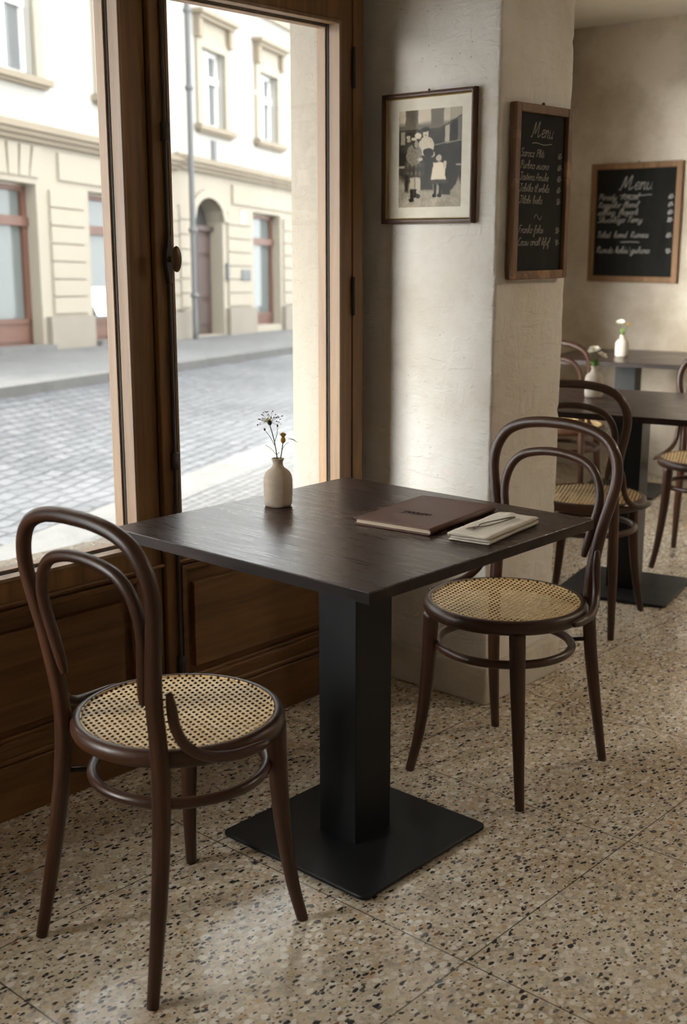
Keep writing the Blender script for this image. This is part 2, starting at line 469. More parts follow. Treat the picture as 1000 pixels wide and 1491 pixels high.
def linen():
    m, nt, b = mat('linen')
    w1 = nd(nt, 'ShaderNodeTexWave', {'bands_direction': 'X'}, Vector=coords(nt, 'Object'), Scale=260.0, Distortion=1.0).outputs[1]
    w2 = nd(nt, 'ShaderNodeTexWave', {'bands_direction': 'Y'}, Vector=coords(nt, 'Object'), Scale=260.0, Distortion=1.0).outputs[1]
    n = nd(nt, 'ShaderNodeTexNoise', Vector=coords(nt, 'Object', (40, 40, 40)), Scale=1.0, Detail=4.0).outputs[0]
    setp(b, nt, Base_Color=mix(nt, n, (0.55, 0.49, 0.40), (0.68, 0.62, 0.53)), Roughness=0.9, Sheen_Weight=0.2)
    bump(nt, b, math_(nt, 'ADD', math_(nt, 'ADD', w1, w2), n), 0.25, 0.001)
    return m
M['linen'] = linen()
M['cord'] = plain('brown_cord', (0.17, 0.125, 0.09), 0.8)
M['picture_frame'] = wood('walnut_picture_frame', (0.045, 0.018, 0.010), (0.13, 0.062, 0.036), 0.38, 'z', bumps=0.15)
M['gilt'] = plain('gilt_slip', (0.52, 0.36, 0.13), 0.38, 0.7)
M['mount'] = ceramic('mount_board', (0.70, 0.655, 0.54), (0.64, 0.58, 0.46))
M['board_frame'] = wood('worn_board_frame', (0.085, 0.040, 0.018), (0.25, 0.135, 0.066), 0.6, 'z', bumps=0.5, wear=0.5)
M['board_frame_pale'] = wood('pine_board_frame', (0.16, 0.082, 0.036), (0.32, 0.18, 0.085), 0.6, 'z', bumps=0.3, wear=0.2)
def slate():
    m, nt, b = mat('chalkboard_slate')
    n = nd(nt, 'ShaderNodeTexNoise', Vector=coords(nt, 'Object', (9, 9, 5)), Scale=1.0, Detail=5.0, Roughness=0.7).outputs[0]
    setp(b, nt, Base_Color=ramp(nt, n, [(0.35, (0.009, 0.009, 0.008)), (0.75, (0.020, 0.0205, 0.019))]), Roughness=0.85, Specular_IOR_Level=0.25)
    return m
M['slate'] = slate()
M['chalk'] = plain('chalk', (0.32, 0.295, 0.255), 0.95)
M['chalk_bright'] = plain('chalk_bright', (0.36, 0.355, 0.34), 0.95)
# outside
M['stucco'] = plaster('facade_stucco', (0.37, 0.352, 0.318), (0.345, 0.322, 0.283), 0.25, 0.12, 0.4)
M['stucco_warm'] = plaster('facade_stucco_warm', (0.325, 0.286, 0.226), (0.295, 0.257, 0.197), 0.25, 0.15, 0.5)
M['stone_trim'] = plaster('facade_stone_trim', (0.25, 0.208, 0.152), (0.215, 0.175, 0.127), 0.4, 0.15, 0.5)
M['plinth'] = plaster('facade_plinth', (0.235, 0.205, 0.168), (0.195, 0.168, 0.134), 0.5, 0.2, 0.7)
M['white_paint'] = plain('white_window_paint', (0.80, 0.79, 0.76), 0.4)
M['pane_dark'] = plain('house_pane', (0.15, 0.155, 0.155), 0.12)
M['pane_door'] = plain('fanlight_pane', (0.05, 0.052, 0.052), 0.2)
M['pane_shop'] = plain('shop_pane', (0.115, 0.125, 0.118), 0.12)
M['shop_wood'] = wood('shopfront_wood', (0.085, 0.034, 0.021), (0.15, 0.066, 0.040), 0.5, 'z')
M['door_wood'] = wood('street_door_wood', (0.040, 0.022, 0.018), (0.080, 0.046, 0.037), 0.55, 'z')
M['zinc'] = plain('zinc_pipe', (0.115, 0.114, 0.115), 0.7, 0.0)
M['roof'] = plain('roof_tiles', (0.30, 0.13, 0.08), 0.8)
M['road'] = setts('granite_setts', (0.066, 0.067, 0.072), (0.108, 0.108, 0.113), (0.026, 0.026, 0.028), 0.17, 0.12, radians(-24), 0.013, 0.14)
M['mosaic'] = setts('mosaic_paving', (0.092, 0.089, 0.086), (0.130, 0.126, 0.121), (0.04, 0.038, 0.037), 0.085, 0.07, radians(-20), 0.009, 0.06)
M['mosaic_far'] = setts('far_paving', (0.115, 0.114, 0.114), (0.155, 0.152, 0.149), (0.07, 0.069, 0.068), 0.16, 0.12, radians(-22), 0.009, 0.05)
M['kerb'] = plaster('kerb_granite', (0.135, 0.131, 0.125), (0.11, 0.106, 0.101), 2.0, 0.2, 0.8)
M['kerb_far'] = plaster('kerb_granite_far', (0.11, 0.106, 0.10), (0.09, 0.086, 0.08), 2.0, 0.2, 0.8)
M['blue_mark'] = plain('blue_enamel', (0.06, 0.10, 0.24), 0.4)
M['white_card'] = plain('white_card', (0.82, 0.82, 0.80), 0.6)

# ------------------------------------------------------------------ camera
F, CX, CY = 1736.0, 500.0, 745.5
PITCH, TH, CAMH = atan(393 / 1736.0), radians(41.9), 1.35
fwd = Vector((cos(TH) * cos(PITCH), sin(TH) * cos(PITCH), -sin(PITCH)))
rgt = Vector((sin(TH), -cos(TH), 0))
upv = rgt.cross(fwd)
cd = bpy.data.cameras.new('camera')
cam = bpy.data.objects.new('camera', cd)
COL.objects.link(cam)
mw = Matrix.Identity(4)
for i in range(3):
    mw[i][0], mw[i][1], mw[i][2] = rgt[i], upv[i], -fwd[i]
mw[2][3] = CAMH
cam.matrix_world = mw
cd.sensor_fit = 'HORIZONTAL'
cd.sensor_width = 24.0
cd.lens = F * 24.0 / 1000.0
cd.clip_start = 0.05
cd.dof.use_dof = True
cd.dof.focus_distance = 2.75
cd.dof.aperture_fstop = 4.0
scene.camera = cam

# ------------------------------------------------------------------ the room
CEIL = 2.56
WY = 2.36                                   # inner face of the window wall
bm = bmesh.new(); box(bm, -2.2, 6.6, -2.4, 4.4, -0.12, 0.0)
struct(fin('floor', bm, M['floor']))
bm = bmesh.new(); box(bm, -2.2, 6.6, -2.4, 4.6, CEIL, CEIL + 0.15)
struct(fin('ceiling', bm, M['ceiling']))
bm = bmesh.new(); box(bm, 6.4, 6.6, -2.4, 4.4, 0, CEIL)
struct(fin('wall_back', bm, M['plaster_back']))
bm = bmesh.new(); box(bm, -2.2, 6.6, -2.6, -2.4, 0, CEIL)
struct(fin('wall_right', bm, M['plaster']))
bm = bmesh.new()
box(bm, -2.4, -2.2, -2.6, 2.7, 0, CEIL)
struct(fin('wall_front', bm, M['plaster']))

# window wall: masonry around two openings, with splayed outer reveals
bm = bmesh.new()
prism(bm, [(2.72, 2.45), (2.645, 2.445), (2.80, 2.734), (3.16, 2.734), (3.16, 2.45)], -0.2, CEIL)   # right of the big window
prism(bm, [(0.78, WY), (1.07, WY), (1.07, 2.445), (0.93, 2.734), (0.78, 2.734)], 0.0, CEIL)          # pier on the near side
box(bm, 1.07, 2.72, 2.445, 2.734, -0.2, 0.52)                                                     # below the window, outside
prism(bm, [(0.78, WY), (2.785, WY), (2.785, 2.734), (0.78, 2.734)], 2.13, CEIL)                     # lintel
box(bm, -2.4, -1.25, WY, 2.734, 0, CEIL)
box(bm, -1.25, 0.78, WY, 2.734, 2.13, CEIL)
box(bm, -1.25, 0.78, WY, 2.734, -0.2, 0.55)
struct(fin('wall_left', bm, M['reveal']))

# pillar / picture wall: plaster block with worn, softly broken edges
def plaster_block(name, x0, x1, y0, y1, z0, z1, m, step=0.018, r=0.010, amp=0.004):
    bm = bmesh.new()
    peri = []
    def edge(ax, ay, bx, by):
        L = math.hypot(bx - ax, by - ay)
        n = max(2, int(L / step))
        for i in range(n):
            t = i / n
            peri.append((ax + (bx - ax) * t, ay + (by - ay) * t))
    def corner(cx_, cy_, a0):
        for k in range(6):
            a = a0 + pi / 2 * k / 6
            peri.append((cx_ + r * cos(a), cy_ + r * sin(a)))
    edge(x0, y1 - r, x0, y0 + r)
    corner(x0 + r, y0 + r, pi)
    edge(x0 + r, y0, x1 - r, y0)
    corner(x1 - r, y0 + r, -pi / 2)
    edge(x1, y0 + r, x1, y1 - r)
    corner(x1 - r, y1 - r, 0)
    edge(x1 - r, y1, x0 + r, y1)
    corner(x0 + r, y1 - r, pi / 2)
    nz = int((z1 - z0) / step)
    rows = []
    cx_, cy_ = (x0 + x1) / 2, (y0 + y1) / 2
    for j in range(nz + 1):
        z = z0 + (z1 - z0) * j / nz
        row = []
        for (x, y) in peri:
            p = Vector((x, y, z))
            d = noise.noise(p * 5) * amp * 0.6 + noise.noise(p * 22) * amp * 0.28
            ec = min(math.hypot(x - a, y - b_) for a in (x0, x1) for b_ in (y0, y1))
            if ec < 0.03:
                d -= max(0, noise.noise(p * 30 + Vector((5, 1, 3))) - 0.12) * 0.012 * (1 - ec / 0.03)
            n = Vector((x - min(max(x, x0 + 0.02), x1 - 0.02), y - min(max(y, y0 + 0.02), y1 - 0.02), 0))
            n = n.normalized() if n.length > 0 else Vector((0, 0, 0))
            row.append(bm.verts.new(p + n * d))
        rows.append(row)
    n = len(peri)
    for j in range(nz):
        for k in range(n):
            bm.faces.new((rows[j][k], rows[j][(k + 1) % n], rows[j + 1][(k + 1) % n], rows[j + 1][k]))
    bm.faces.new(rows[0][::-1]); bm.faces.new(rows[-1])
    return fin(name, bm, m, smooth=True)
struct(plaster_block('wall_pillar', 2.79, 3.155, 1.938, 2.45, 0.0, CEIL, M['plaster_pillar']))
bm = bmesh.new()
box(bm, 2.765, 3.175, 1.915, 2.36, 0, 0.118)
struct(fin('baseboard_pillar', bm, M['skirting'], bevel=0.008))
bm = bmesh.new(); box(bm, 6.375, 6.4, -2.4, 4.0, 0, 0.12)
struct(fin('baseboard_back', bm, M['skirting'], bevel=0.006))

# angled street wall of the back room with its own (hidden) window opening
ax, ay = 3.155, 2.55
ang = math.atan2(1.55, 3.25)
ux, uy = cos(ang), sin(ang)
def aw(s, t):
    return (ax + ux * s - uy * t, ay + uy * s + ux * t)
bm = bmesh.new()
def awbox(s0, s1, z0, z1, t0=0.0, t1=0.22):
    prism(bm, [aw(s0, t0), aw(s1, t0), aw(s1, t1), aw(s0, t1)], z0, z1)
awbox(-0.1, 0.35, 0, CEIL); awbox(2.40, 3.8, 0, CEIL); awbox(0.35, 2.40, 0, 0.5); awbox(0.35, 2.40, 2.3, CEIL)
struct(fin('wall_street', bm, M['plaster']))

# ------------------------------------------------------------------ the big casement window with panelled apron
def rect_frame(bm, x0, x1, z0, z1, w, y0, y1):
    """mitred rectangular frame, outer size x0..x1, z0..z1, member width w"""
    o = [(x0, z0), (x1, z0), (x1, z1), (x0, z1)]
    i = [(x0 + w, z0 + w), (x1 - w, z0 + w), (x1 - w, z1 - w), (x0 + w, z1 - w)]
    V = {}
    for nm, pts in (('o', o), ('i', i)):
        for y in (y0, y1):
            V[nm, y] = [bm.verts.new((p[0], y, p[1])) for p in pts]
    for k in range(4):
        l = (k + 1) % 4
        for a, b_ in ((('o', y0), ('i', y0)), (('i', y0), ('i', y1)), (('i', y1), ('o', y1)), (('o', y1), ('o', y0))):
            bm.faces.new((V[a][k], V[a][l], V[b_][l], V[b_][k]))

def window(name, x0, x1, jamb, apron=True):
    """casement window between the outer frame edges x0..x1"""
    root = bpy.data.objects.new(name, None); COL.objects.link(root); root['kind'] = 'structure'
    bm = bmesh.new()
    box(bm, x0, x0 + jamb, WY - 0.004, 2.452, 0.0, 2.13)
    box(bm, x1 - jamb, x1, WY - 0.004, 2.452, 0.0, 2.13)
    box(bm, x0 + jamb, x1 - jamb, WY - 0.004, 2.452, 2.045, 2.13)
    fin('frame', bm, M['window_wood'], root, bevel=0.003)
    return root

def sash(root, x0, x1, px0, px1, zb=0.585, zt=1.945, ztop=2.04):
    """one leaf: stiles and rails, stepped glazing mouldings, pane, wooden apron panel"""
    bm = bmesh.new()
    box(bm, x0, px0, WY, 2.43, 0.0, ztop)
    box(bm, px1, x1, WY, 2.43, 0.0, ztop)
    box(bm, px0, px1, WY, 2.43, zt, ztop)
    box(bm, px0, px1, WY, 2.43, 0.515, zb)
    s = fin('sash', bm, M['window_wood'], root, bevel=0.0025)
    bm = bmesh.new()
    rect_frame(bm, px0 - 0.004, px1 + 0.004, zb - 0.004, zt + 0.004, 0.009, WY - 0.006, WY + 0.012)
    rect_frame(bm, px0 - 0.001, px1 + 0.001, zb - 0.001, zt + 0.001, 0.004, WY + 0.012, 2.396)
    fin('glazing_bead', bm, M['bead_wood'], s, bevel=0.0015)
    bm = bmesh.new()
    rect_frame(bm, px0, px1, zb, zt, 0.010, 2.404, 2.436)
    fin('outer_bead', bm, M['bead_wood'], s, bevel=0.0015)
    bm = bmesh.new()
    rect_frame(bm, px0, px1, zb, zt, 0.0045, 2.3962, 2.4038)
    fin('putty_line', bm, M['dark_joint'], s)
    bm = bmesh.new()
    box(bm, px0 + 0.002, px1 - 0.002, 2.398, 2.402, zb + 0.002, zt - 0.002)
    fin('glass_pane', bm, M['glass'], s)
    # apron: moulded top, recessed panel with a raised field, bottom rail and plinth
    bm = bmesh.new()
    box(bm, px0, px1, WY + 0.022, 2.43, 0.17, 0.52)
    box(bm, px0, px1, WY, 2.43, 0.0, 0.172)
    # bevelled raised field
    a = (px0 + 0.047, px1 - 0.047, 0.214, 0.455)
    b_ = (a[0] + 0.016, a[1] - 0.016, a[2] + 0.016, a[3] - 0.016)
    va = [bm.verts.new((x, WY + 0.021, z)) for x, z in ((a[0], a[2]), (a[1], a[2]), (a[1], a[3]), (a[0], a[3]))]
    vb = [bm.verts.new((x, WY + 0.006, z)) for x, z in ((a[0] + .002, a[2] + .002), (a[1] - .002, a[2] + .002), (a[1] - .002, a[3] - .002), (a[0] + .002, a[3] - .002))]
    vc = [bm.verts.new((x, WY + 0.010, z)) for x, z in ((b_[0], b_[2]), (b_[1], b_[2]), (b_[1], b_[3]), (b_[0], b_[3]))]
    for k in range(4):
        l = (k + 1) % 4
        bm.faces.new((va[k], va[l], vb[l], vb[k])); bm.faces.new((vb[k], vb[l], vc[l], vc[k]))
    bm.faces.new(vc)
    ap = fin('apron_panel', bm, M['apron_wood'], s, bevel=0.002)
    bm = bmesh.new()
    rect_frame(bm, px0 - 0.002, px1 + 0.002, 0.172, 0.513, 0.016, WY - 0.006, WY + 0.020)
    rect_frame(bm, px0 + 0.012, px1 - 0.012, 0.186, 0.499, 0.010, WY + 0.006, WY + 0.021)
    fin('panel_moulding', bm, M['apron_wood'], s, bevel=0.003)
    bm = bmesh.new()
    box(bm, x0, x1, WY - 0.010, WY + 0.002, 0.522, 0.532)
    box(bm, x0, x1, WY - 0.016, WY + 0.002, 0.0, 0.135)
    box(bm, x0, x1, WY - 0.009, WY + 0.002, 0.135, 0.150)
    fin('plinth_board', bm, M['apron_wood'], s, bevel=0.004)
    return s

win = window('window_1', 1.07, 2.712, 0.045)
sl = sash(win, 1.115, 1.945, 1.200, 1.845)
sr = sash(win, 1.945, 2.667, 1.985, 2.612)
bm = bmesh.new()
box(bm, 1.922, 1.968, WY - 0.016, WY + 0.001, 0.02, 2.03)
fin('meeting_stile', bm, M['window_wood'], win, bevel=0.004)
bm = bmesh.new()
box(bm, 1.9185, 1.9215, WY - 0.002, WY + 0.001, 0.02, 2.03)
fin('stile_joint', bm, M['dark_joint'], win)
# espagnolette bolt with its plates and oval knob
bm = bmesh.new()
tube(bm, [(1.957, WY - 0.022, 0.03), (1.957, WY - 0.022, 1.0), (1.957, WY - 0.022, 2.02)], 0.0052, 4, 8)
for z in (0.25, 0.8, 1.61):
    box(bm, 1.948, 1.966, WY - 0.029, WY - 0.015, z - 0.022, z + 0.022)
fin('bolt_rod', bm, M['iron'], win, smooth=True)
h = bpy.data.objects.new('handle', None); COL.objects.link(h); h.parent = win; h.location = (1.957, WY - 0.018, 1.309)
bm = bmesh.new()
pp = []
for k in range(28):
    a = 2 * pi * k / 28
    w = 0.0125 * (1 + 0.18 * cos(4 * a))
    pp.append((w * cos(a), 0.064 * sin(a) * (1 + 0.06 * cos(6 * a))))
v0 = [bm.verts.new((p[0], -0.003, p[1])) for p in pp]; v1 = [bm.verts.new((p[0] * 0.8, -0.011, p[1] * 0.95)) for p in pp]; v2 = [bm.verts.new((p[0], 0.004, p[1])) for p in pp]
for k in range(28):
    l = (k + 1) % 28
    bm.faces.new((v0[k], v0[l], v1[l], v1[k])); bm.faces.new((v2[k], v2[l], v0[l], v0[k]))
bm.faces.new(v1); bm.faces.new(v2)
fin('handle_plate', bm, M['iron'], h, smooth=False, bevel=0.001)
bm = bmesh.new()
tube(bm, [(0, -0.008, 0), (0, -0.018, 0.001), (0, -0.032, 0.0)], [0.009, 0.0055, 0.006], 4, 12)
fin('knob_shaft', bm, M['bronze'], h, smooth=True)
bm = bmesh.new()
sphere(bm, (0, -0.035, 0), 0.032, 24, 0.50, 0.2, 1.0)
fin('knob', bm, M['bronze'], h, smooth=True)
for z in (1.83, 1.195):
    bm = bmesh.new()
    tube(bm, [(2.668, WY - 0.006, z - 0.055), (2.668, WY - 0.006, z), (2.668, WY - 0.006, z + 0.055)], 0.0058, 2, 10)
    fin('hinge', bm, M['iron'], win, smooth=True)

win2 = window('window_2', -1.25, 0.78, 0.05)
for (a, b_) in ((-1.20, -0.235), (-0.235, 0.73)):
    bm = bmesh.new()
    box(bm, a, a + 0.08, WY, 2.43, 0.0, 2.045); box(bm, b_ - 0.08, b_, WY, 2.43, 0.0, 2.045)
    box(bm, a + 0.08, b_ - 0.08, WY, 2.43, 1.96, 2.045); box(bm, a + 0.08, b_ - 0.08, WY, 2.43, 0.0, 0.56)
    s2 = fin('sash', bm, M['window_wood'], win2, bevel=0.003)
    bm = bmesh.new(); box(bm, a + 0.08, b_ - 0.08, 2.398, 2.402, 0.56, 1.96)
    fin('glass_pane', bm, M['glass'], s2)
win3 = bpy.data.objects.new('window_3', None); COL.objects.link(win3); win3['kind'] = 'structure'
for s0, s1 in ((0.35, 1.40), (1.40, 2.40)):
    bm = bmesh.new()
    for (q0, q1, z0, z1) in ((s0, s0 + 0.06, 0.5, 2.3), (s1 - 0.06, s1, 0.5, 2.3), (s0 + 0.06, s1 - 0.06, 0.5, 0.56), (s0 + 0.06, s1 - 0.06, 2.24, 2.3)):
        prism(bm, [aw(q0, 0.09), aw(q1, 0.09), aw(q1, 0.15), aw(q0, 0.15)], z0, z1)
    s3 = fin('sash', bm, M['window_wood'], win3)
    bm = bmesh.new(); prism(bm, [aw(s0 + .06, 0.118), aw(s1 - .06, 0.118), aw(s1 - .06, 0.122), aw(s0 + .06, 0.122)], 0.56, 2.24)
    fin('glass_pane', bm, M['glass'], s3)

# ------------------------------------------------------------------ bentwood chairs
def make_chair(label):
    t = thing('bentwood_chair', label, 'chair')
    # seat ring
    bm = bmesh.new()
    uvl = bm.loops.layers.uv.verify()
    prof = [(0.186, 0.436), (0.186, 0.4575), (0.188, 0.4605), (0.192, 0.4618), (0.199, 0.4605), (0.2045, 0.4565), (0.2078, 0.449), (0.2078, 0.438), (0.205, 0.431), (0.199, 0.4275), (0.190, 0.4275), (0.187, 0.430)]
    S = 96
    rings = [[bm.verts.new((r * cos(2 * pi * k / S), r * sin(2 * pi * k / S), z)) for r, z in prof] for k in range(S)]
    for k in range(S):
        a, b_ = rings[k], rings[(k + 1) % S]
        for i in range(len(prof)):
            j = (i + 1) % len(prof)
            f = bm.faces.new((a[i], b_[i], b_[j], a[j]))
            for lp, (q, w) in zip(f.loops, ((k, i), (k + 1, i), (k + 1, i + 1), (k, i + 1))):
                lp[uvl].uv = (q / S * 1.25, w * 0.008)
    fin('seat_rim', bm, M['rim_wood'], t, smooth=True)
    # cane panel
    bm = bmesh.new()
    rows = []
    for i in range(1, 13):
        r = 0.1885 * i / 12
        rows.append([bm.verts.new((r * cos(2 * pi * k / 64), r * sin(2 * pi * k / 64), 0.4585 - 0.0045 * (1 - (r / 0.1885) ** 2))) for k in range(64)])
    c = bm.verts.new((0, 0, 0.454))
    for k in range(64):
        bm.faces.new((c, rows[0][k], rows[0][(k + 1) % 64]))
        for i in range(11):
            bm.faces.new((rows[i][k], rows[i + 1][k], rows[i + 1][(k + 1) % 64], rows[i][(k + 1) % 64]))
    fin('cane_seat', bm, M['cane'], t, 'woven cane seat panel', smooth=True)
    # hardly visible spline round the cane
    bm = bmesh.new()
    tube(bm, [(0.1868 * cos(2 * pi * k / 64), 0.1868 * sin(2 * pi * k / 64), 0.4592) for k in range(64)], 0.0022, seg=6, closed=True)
    fin('cane_spline', bm, M['cane'], t, smooth=True)
    # rear legs and outer back loop: one bent piece
    half = [(-0.226, 0.173, 0.0), (-0.207, 0.166, 0.10), (-0.187, 0.158, 0.22), (-0.172, 0.150, 0.34), (-0.167, 0.146, 0.43), (-0.170, 0.145, 0.50), (-0.178, 0.149, 0.56),
            (-0.186, 0.160, 0.63), (-0.195, 0.176, 0.70), (-0.202, 0.186, 0.755), (-0.208, 0.180, 0.805), (-0.213, 0.154, 0.846), (-0.216, 0.110, 0.869), (-0.218, 0.055, 0.879)]
    rad = [0.0115, 0.0135, 0.0158, 0.017, 0.017, 0.0165, 0.0160, 0.0152, 0.0147, 0.0145, 0.0145, 0.0145, 0.0145, 0.0145]
    pts = half + [(-0.2185, 0, 0.881)] + [(x, -y, z) for x, y, z in half[::-1]]
    bm = bmesh.new()
    tube(bm, pts, rad + [0.0145] + rad[::-1], 6, 16, up=(1, 0, 0))
    fin('back_loop', bm, M['chair_wood'], t, smooth=True)
    # inner loop
    hi = [(-0.177, 0.117, 0.555), (-0.180, 0.1215, 0.58), (-0.187, 0.1335, 0.635), (-0.194, 0.1435, 0.685), (-0.199, 0.142, 0.725), (-0.203, 0.126, 0.764), (-0.206, 0.096, 0.790), (-0.208, 0.050, 0.803)]
    ri = [0.007, 0.0102, 0.0115, 0.0115, 0.0115, 0.0115, 0.0115, 0.0115]
    pts = hi + [(-0.2085, 0, 0.807)] + [(x, -y, z) for x, y, z in hi[::-1]]
    bm = bmesh.new()
    tube(bm, pts, ri + [0.0115] + ri[::-1], 6, 14, up=(1, 0, 0))
    fin('inner_loop', bm, M['chair_wood'], t, smooth=True)
    for s in (1, -1):
        # hip brace from back post to the flank of the seat rim
        bm = bmesh.new()
        tube(bm, [(-0.158, s * 0.166, 0.582), (-0.155, s * 0.168, 0.555), (-0.150, s * 0.172, 0.515), (-0.134, s * 0.183, 0.479), (-0.100, s * 0.200, 0.455), (-0.052, s * 0.2145, 0.4455), (0.0, s * 0.2195, 0.4445), (0.028, s * 0.218, 0.4445)],
             [0.006, 0.0098, 0.0102, 0.0102, 0.0102, 0.0102, 0.0098, 0.007], 6, 12)
        fin('hip_brace', bm, M['chair_wood'], t, smooth=True)
        bm = bmesh.new()
        tube(bm, [(0.138, s * 0.130, 0.430), (0.138, s * 0.133, 0.36), (0.139, s * 0.138, 0.27), (0.144, s * 0.147, 0.17), (0.153, s * 0.158, 0.08), (0.166, s * 0.172, 0.0)], [0.0205, 0.0198, 0.0182, 0.0158, 0.0135, 0.0118], 6, 16)
        fin('front_leg', bm, M['chair_wood'], t, smooth=True)
        bm = bmesh.new()
        tube(bm, [(-0.134, s * 0.116, 0.345), (-0.164, s * 0.143, 0.345)], 0.0055, 2, 8)
        fin('screw', bm, M['screw'], t, smooth=True)
    bm = bmesh.new()
    tube(bm, [(0.1705 * cos(2 * pi * k / 72), 0.1705 * sin(2 * pi * k / 72), 0.345) for k in range(72)], 0.0108, seg=12, closed=True)
    fin('stretcher_ring', bm, M['chair_wood'], t, smooth=True)
    return t
CG = 'dark bentwood cafe chairs with cane seats'
chair = make_chair('dark bentwood cane-seat chair nearest the window, seen from behind, left of the front table')
chair['group'] = CG
chair.location = (1.412, 1.700, 0)
def place_chair(x, y, rz, label, sz=1.0):
    c = copy_tree(chair)
    c.location = (x, y, 0); c.rotation_euler = (0, 0, rz); c['label'] = label
    c.scale = (1, 1, sz)
    return c
place_chair(2.441, 1.637, pi, 'dark bentwood cane-seat chair right of the front table, in front of the plaster pillar', 1.012)
TA = radians(13)
place_chair(3.74, 2.165, TA, 'dark bentwood chair half hidden behind the pillar, at near side of the middle table')
place_chair(4.715, 2.165, pi + TA, 'bentwood chair cut by the right picture edge, beyond the middle table')
place_chair(5.17, 3.15, TA, 'reddish bentwood chair at the farthest table, mostly hidden behind the pillar')

# ------------------------------------------------------------------ tables
def make_table(label):
    t = thing('pedestal_table', label, 'table')
    hx, hy = 0.385, 0.370
    bm = bmesh.new(); box(bm, -hx, hx, -hy, hy, 0.7235, 0.745)
    tp = fin('tabletop', bm, M['table_wood'], t, bevel=0.0022)
    bm = bmesh.new(); rect_edge = 0.0012
    # dark edge banding
    for (x0, x1, y0, y1) in ((-hx - rect_edge, -hx, -hy - rect_edge, hy + rect_edge), (hx, hx + rect_edge, -hy - rect_edge, hy + rect_edge), (-hx, hx, -hy - rect_edge, -hy), (-hx, hx, hy, hy + rect_edge)):
        box(bm, x0, x1, y0, y1, 0.7225, 0.7432)
    fin('edge_band', bm, M['edge_wood'], tp)
    bm = bmesh.new(); box(bm, -0.062, 0.062, -0.056, 0.056, 0.011, 0.7165)
    fin('column', bm, M['metal'], t, bevel=0.003)
    bm = bmesh.new(); box(bm, -0.17, 0.17, -0.17, 0.17, 0.7165, 0.7235)
    fin('mounting_plate', bm, M['metal'], t)
    bm = bmesh.new()
    R_, w = 0.018, 0.2205
    pts = []
    for cx_, cy_, a0 in ((w - R_, w - R_, 0), (-w + R_, w - R_, pi / 2), (-w + R_, -w + R_, pi), (w - R_, -w + R_, 1.5 * pi)):
        for k in range(7):
            a = a0 + pi / 2 * k / 6
            pts.append((cx_ + R_ * cos(a), cy_ + R_ * sin(a)))
    prism(bm, pts, 0.0035, 0.0135)
    fin('base_plate', bm, M['metal'], t, bevel=0.003)
    for sx in (-1, 1):
        for sy in (-1, 1):
            bm = bmesh.new()
            lathe(bm, [(0.014, 0.0), (0.014, 0.0038)], 16, sx * 0.18, sy * 0.18)
            fin('glide_pad', bm, M['dark_joint'], t)
    return t
TG = 'square dark pedestal tables'
table = make_table('front square table with dark espresso top, carrying the closed leather menu and folded napkin')
table['group'] = TG
table.location = (1.924, 1.690, 0)
t2 = copy_tree(table); t2.location = (4.172, 2.235, 0); t2.rotation_euler.z = TA
t2['label'] = 'middle square table behind the pillar, carrying a vase of white blooms with green leaves'
t3 = copy_tree(table); t3.location = (5.90, 3.20, 0); t3.rotation_euler.z = TA
t3['label'] = 'farthest square table below the back wall chalkboard'

# ------------------------------------------------------------------ vases and flowers
def make_vase(name, label, loc, s, m):
    t = thing(name, label, 'vase', loc, 0.35)
    bm = bmesh.new()
    prof = [(0.0, 0.0), (0.027, 0.0), (0.0305, 0.0022), (0.0325, 0.007), (0.0333, 0.018), (0.0338, 0.040), (0.0338, 0.060), (0.0330, 0.0685), (0.0300, 0.0775), (0.0245, 0.0845), (0.0175, 0.0895), (0.0130, 0.0945), (0.0118, 0.1005), (0.0122, 0.1060), (0.0140, 0.1095), (0.0150, 0.1112), (0.0146, 0.1128), (0.0125, 0.1130), (0.0110, 0.1110), (0.0100, 0.1040), (0.0100, 0.0960)]
    prof = [(max(r, 0.0001) * s, z * s) for r, z in prof]
    lathe(bm, prof, 48, squareness=0.06)
    fin('body', bm, m, t, smooth=True)
    bm = bmesh.new()
    lathe(bm, [(0.0098 * s, 0.097 * s), (0.0098 * s, 0.098 * s)], 24)
    fin('opening', bm, M['inside'], t, 'dark mouth of the vase')
    return t
RG = Vector((rgt.x, rgt.y, 0)).normalized()
FW = Vector((cos(TH), sin(TH), 0))
vx, vy = 1.938, 1.945
make_vase('bud_vase', 'sandy stoneware bud vase on the front table before the window', (vx, vy, 0.745), 1.0, M['clay'])['group'] = 'stoneware bud vases'
make_vase('bud_vase', 'pale bud vase on the middle table, behind the chair back', (4.205, 2.43, 0.745), 1.10, M['clay_pale'])['group'] = 'stoneware bud vases'
make_vase('bud_vase', 'small pale bud vase on the farthest table', (5.83, 3.21, 0.745), 1.05, M['clay_pale'])['group'] = 'stoneware bud vases'

def V3(base, r, f, z):
    p = Vector(base) + RG * r + FW * f
    return (p.x, p.y, base[2] + z)

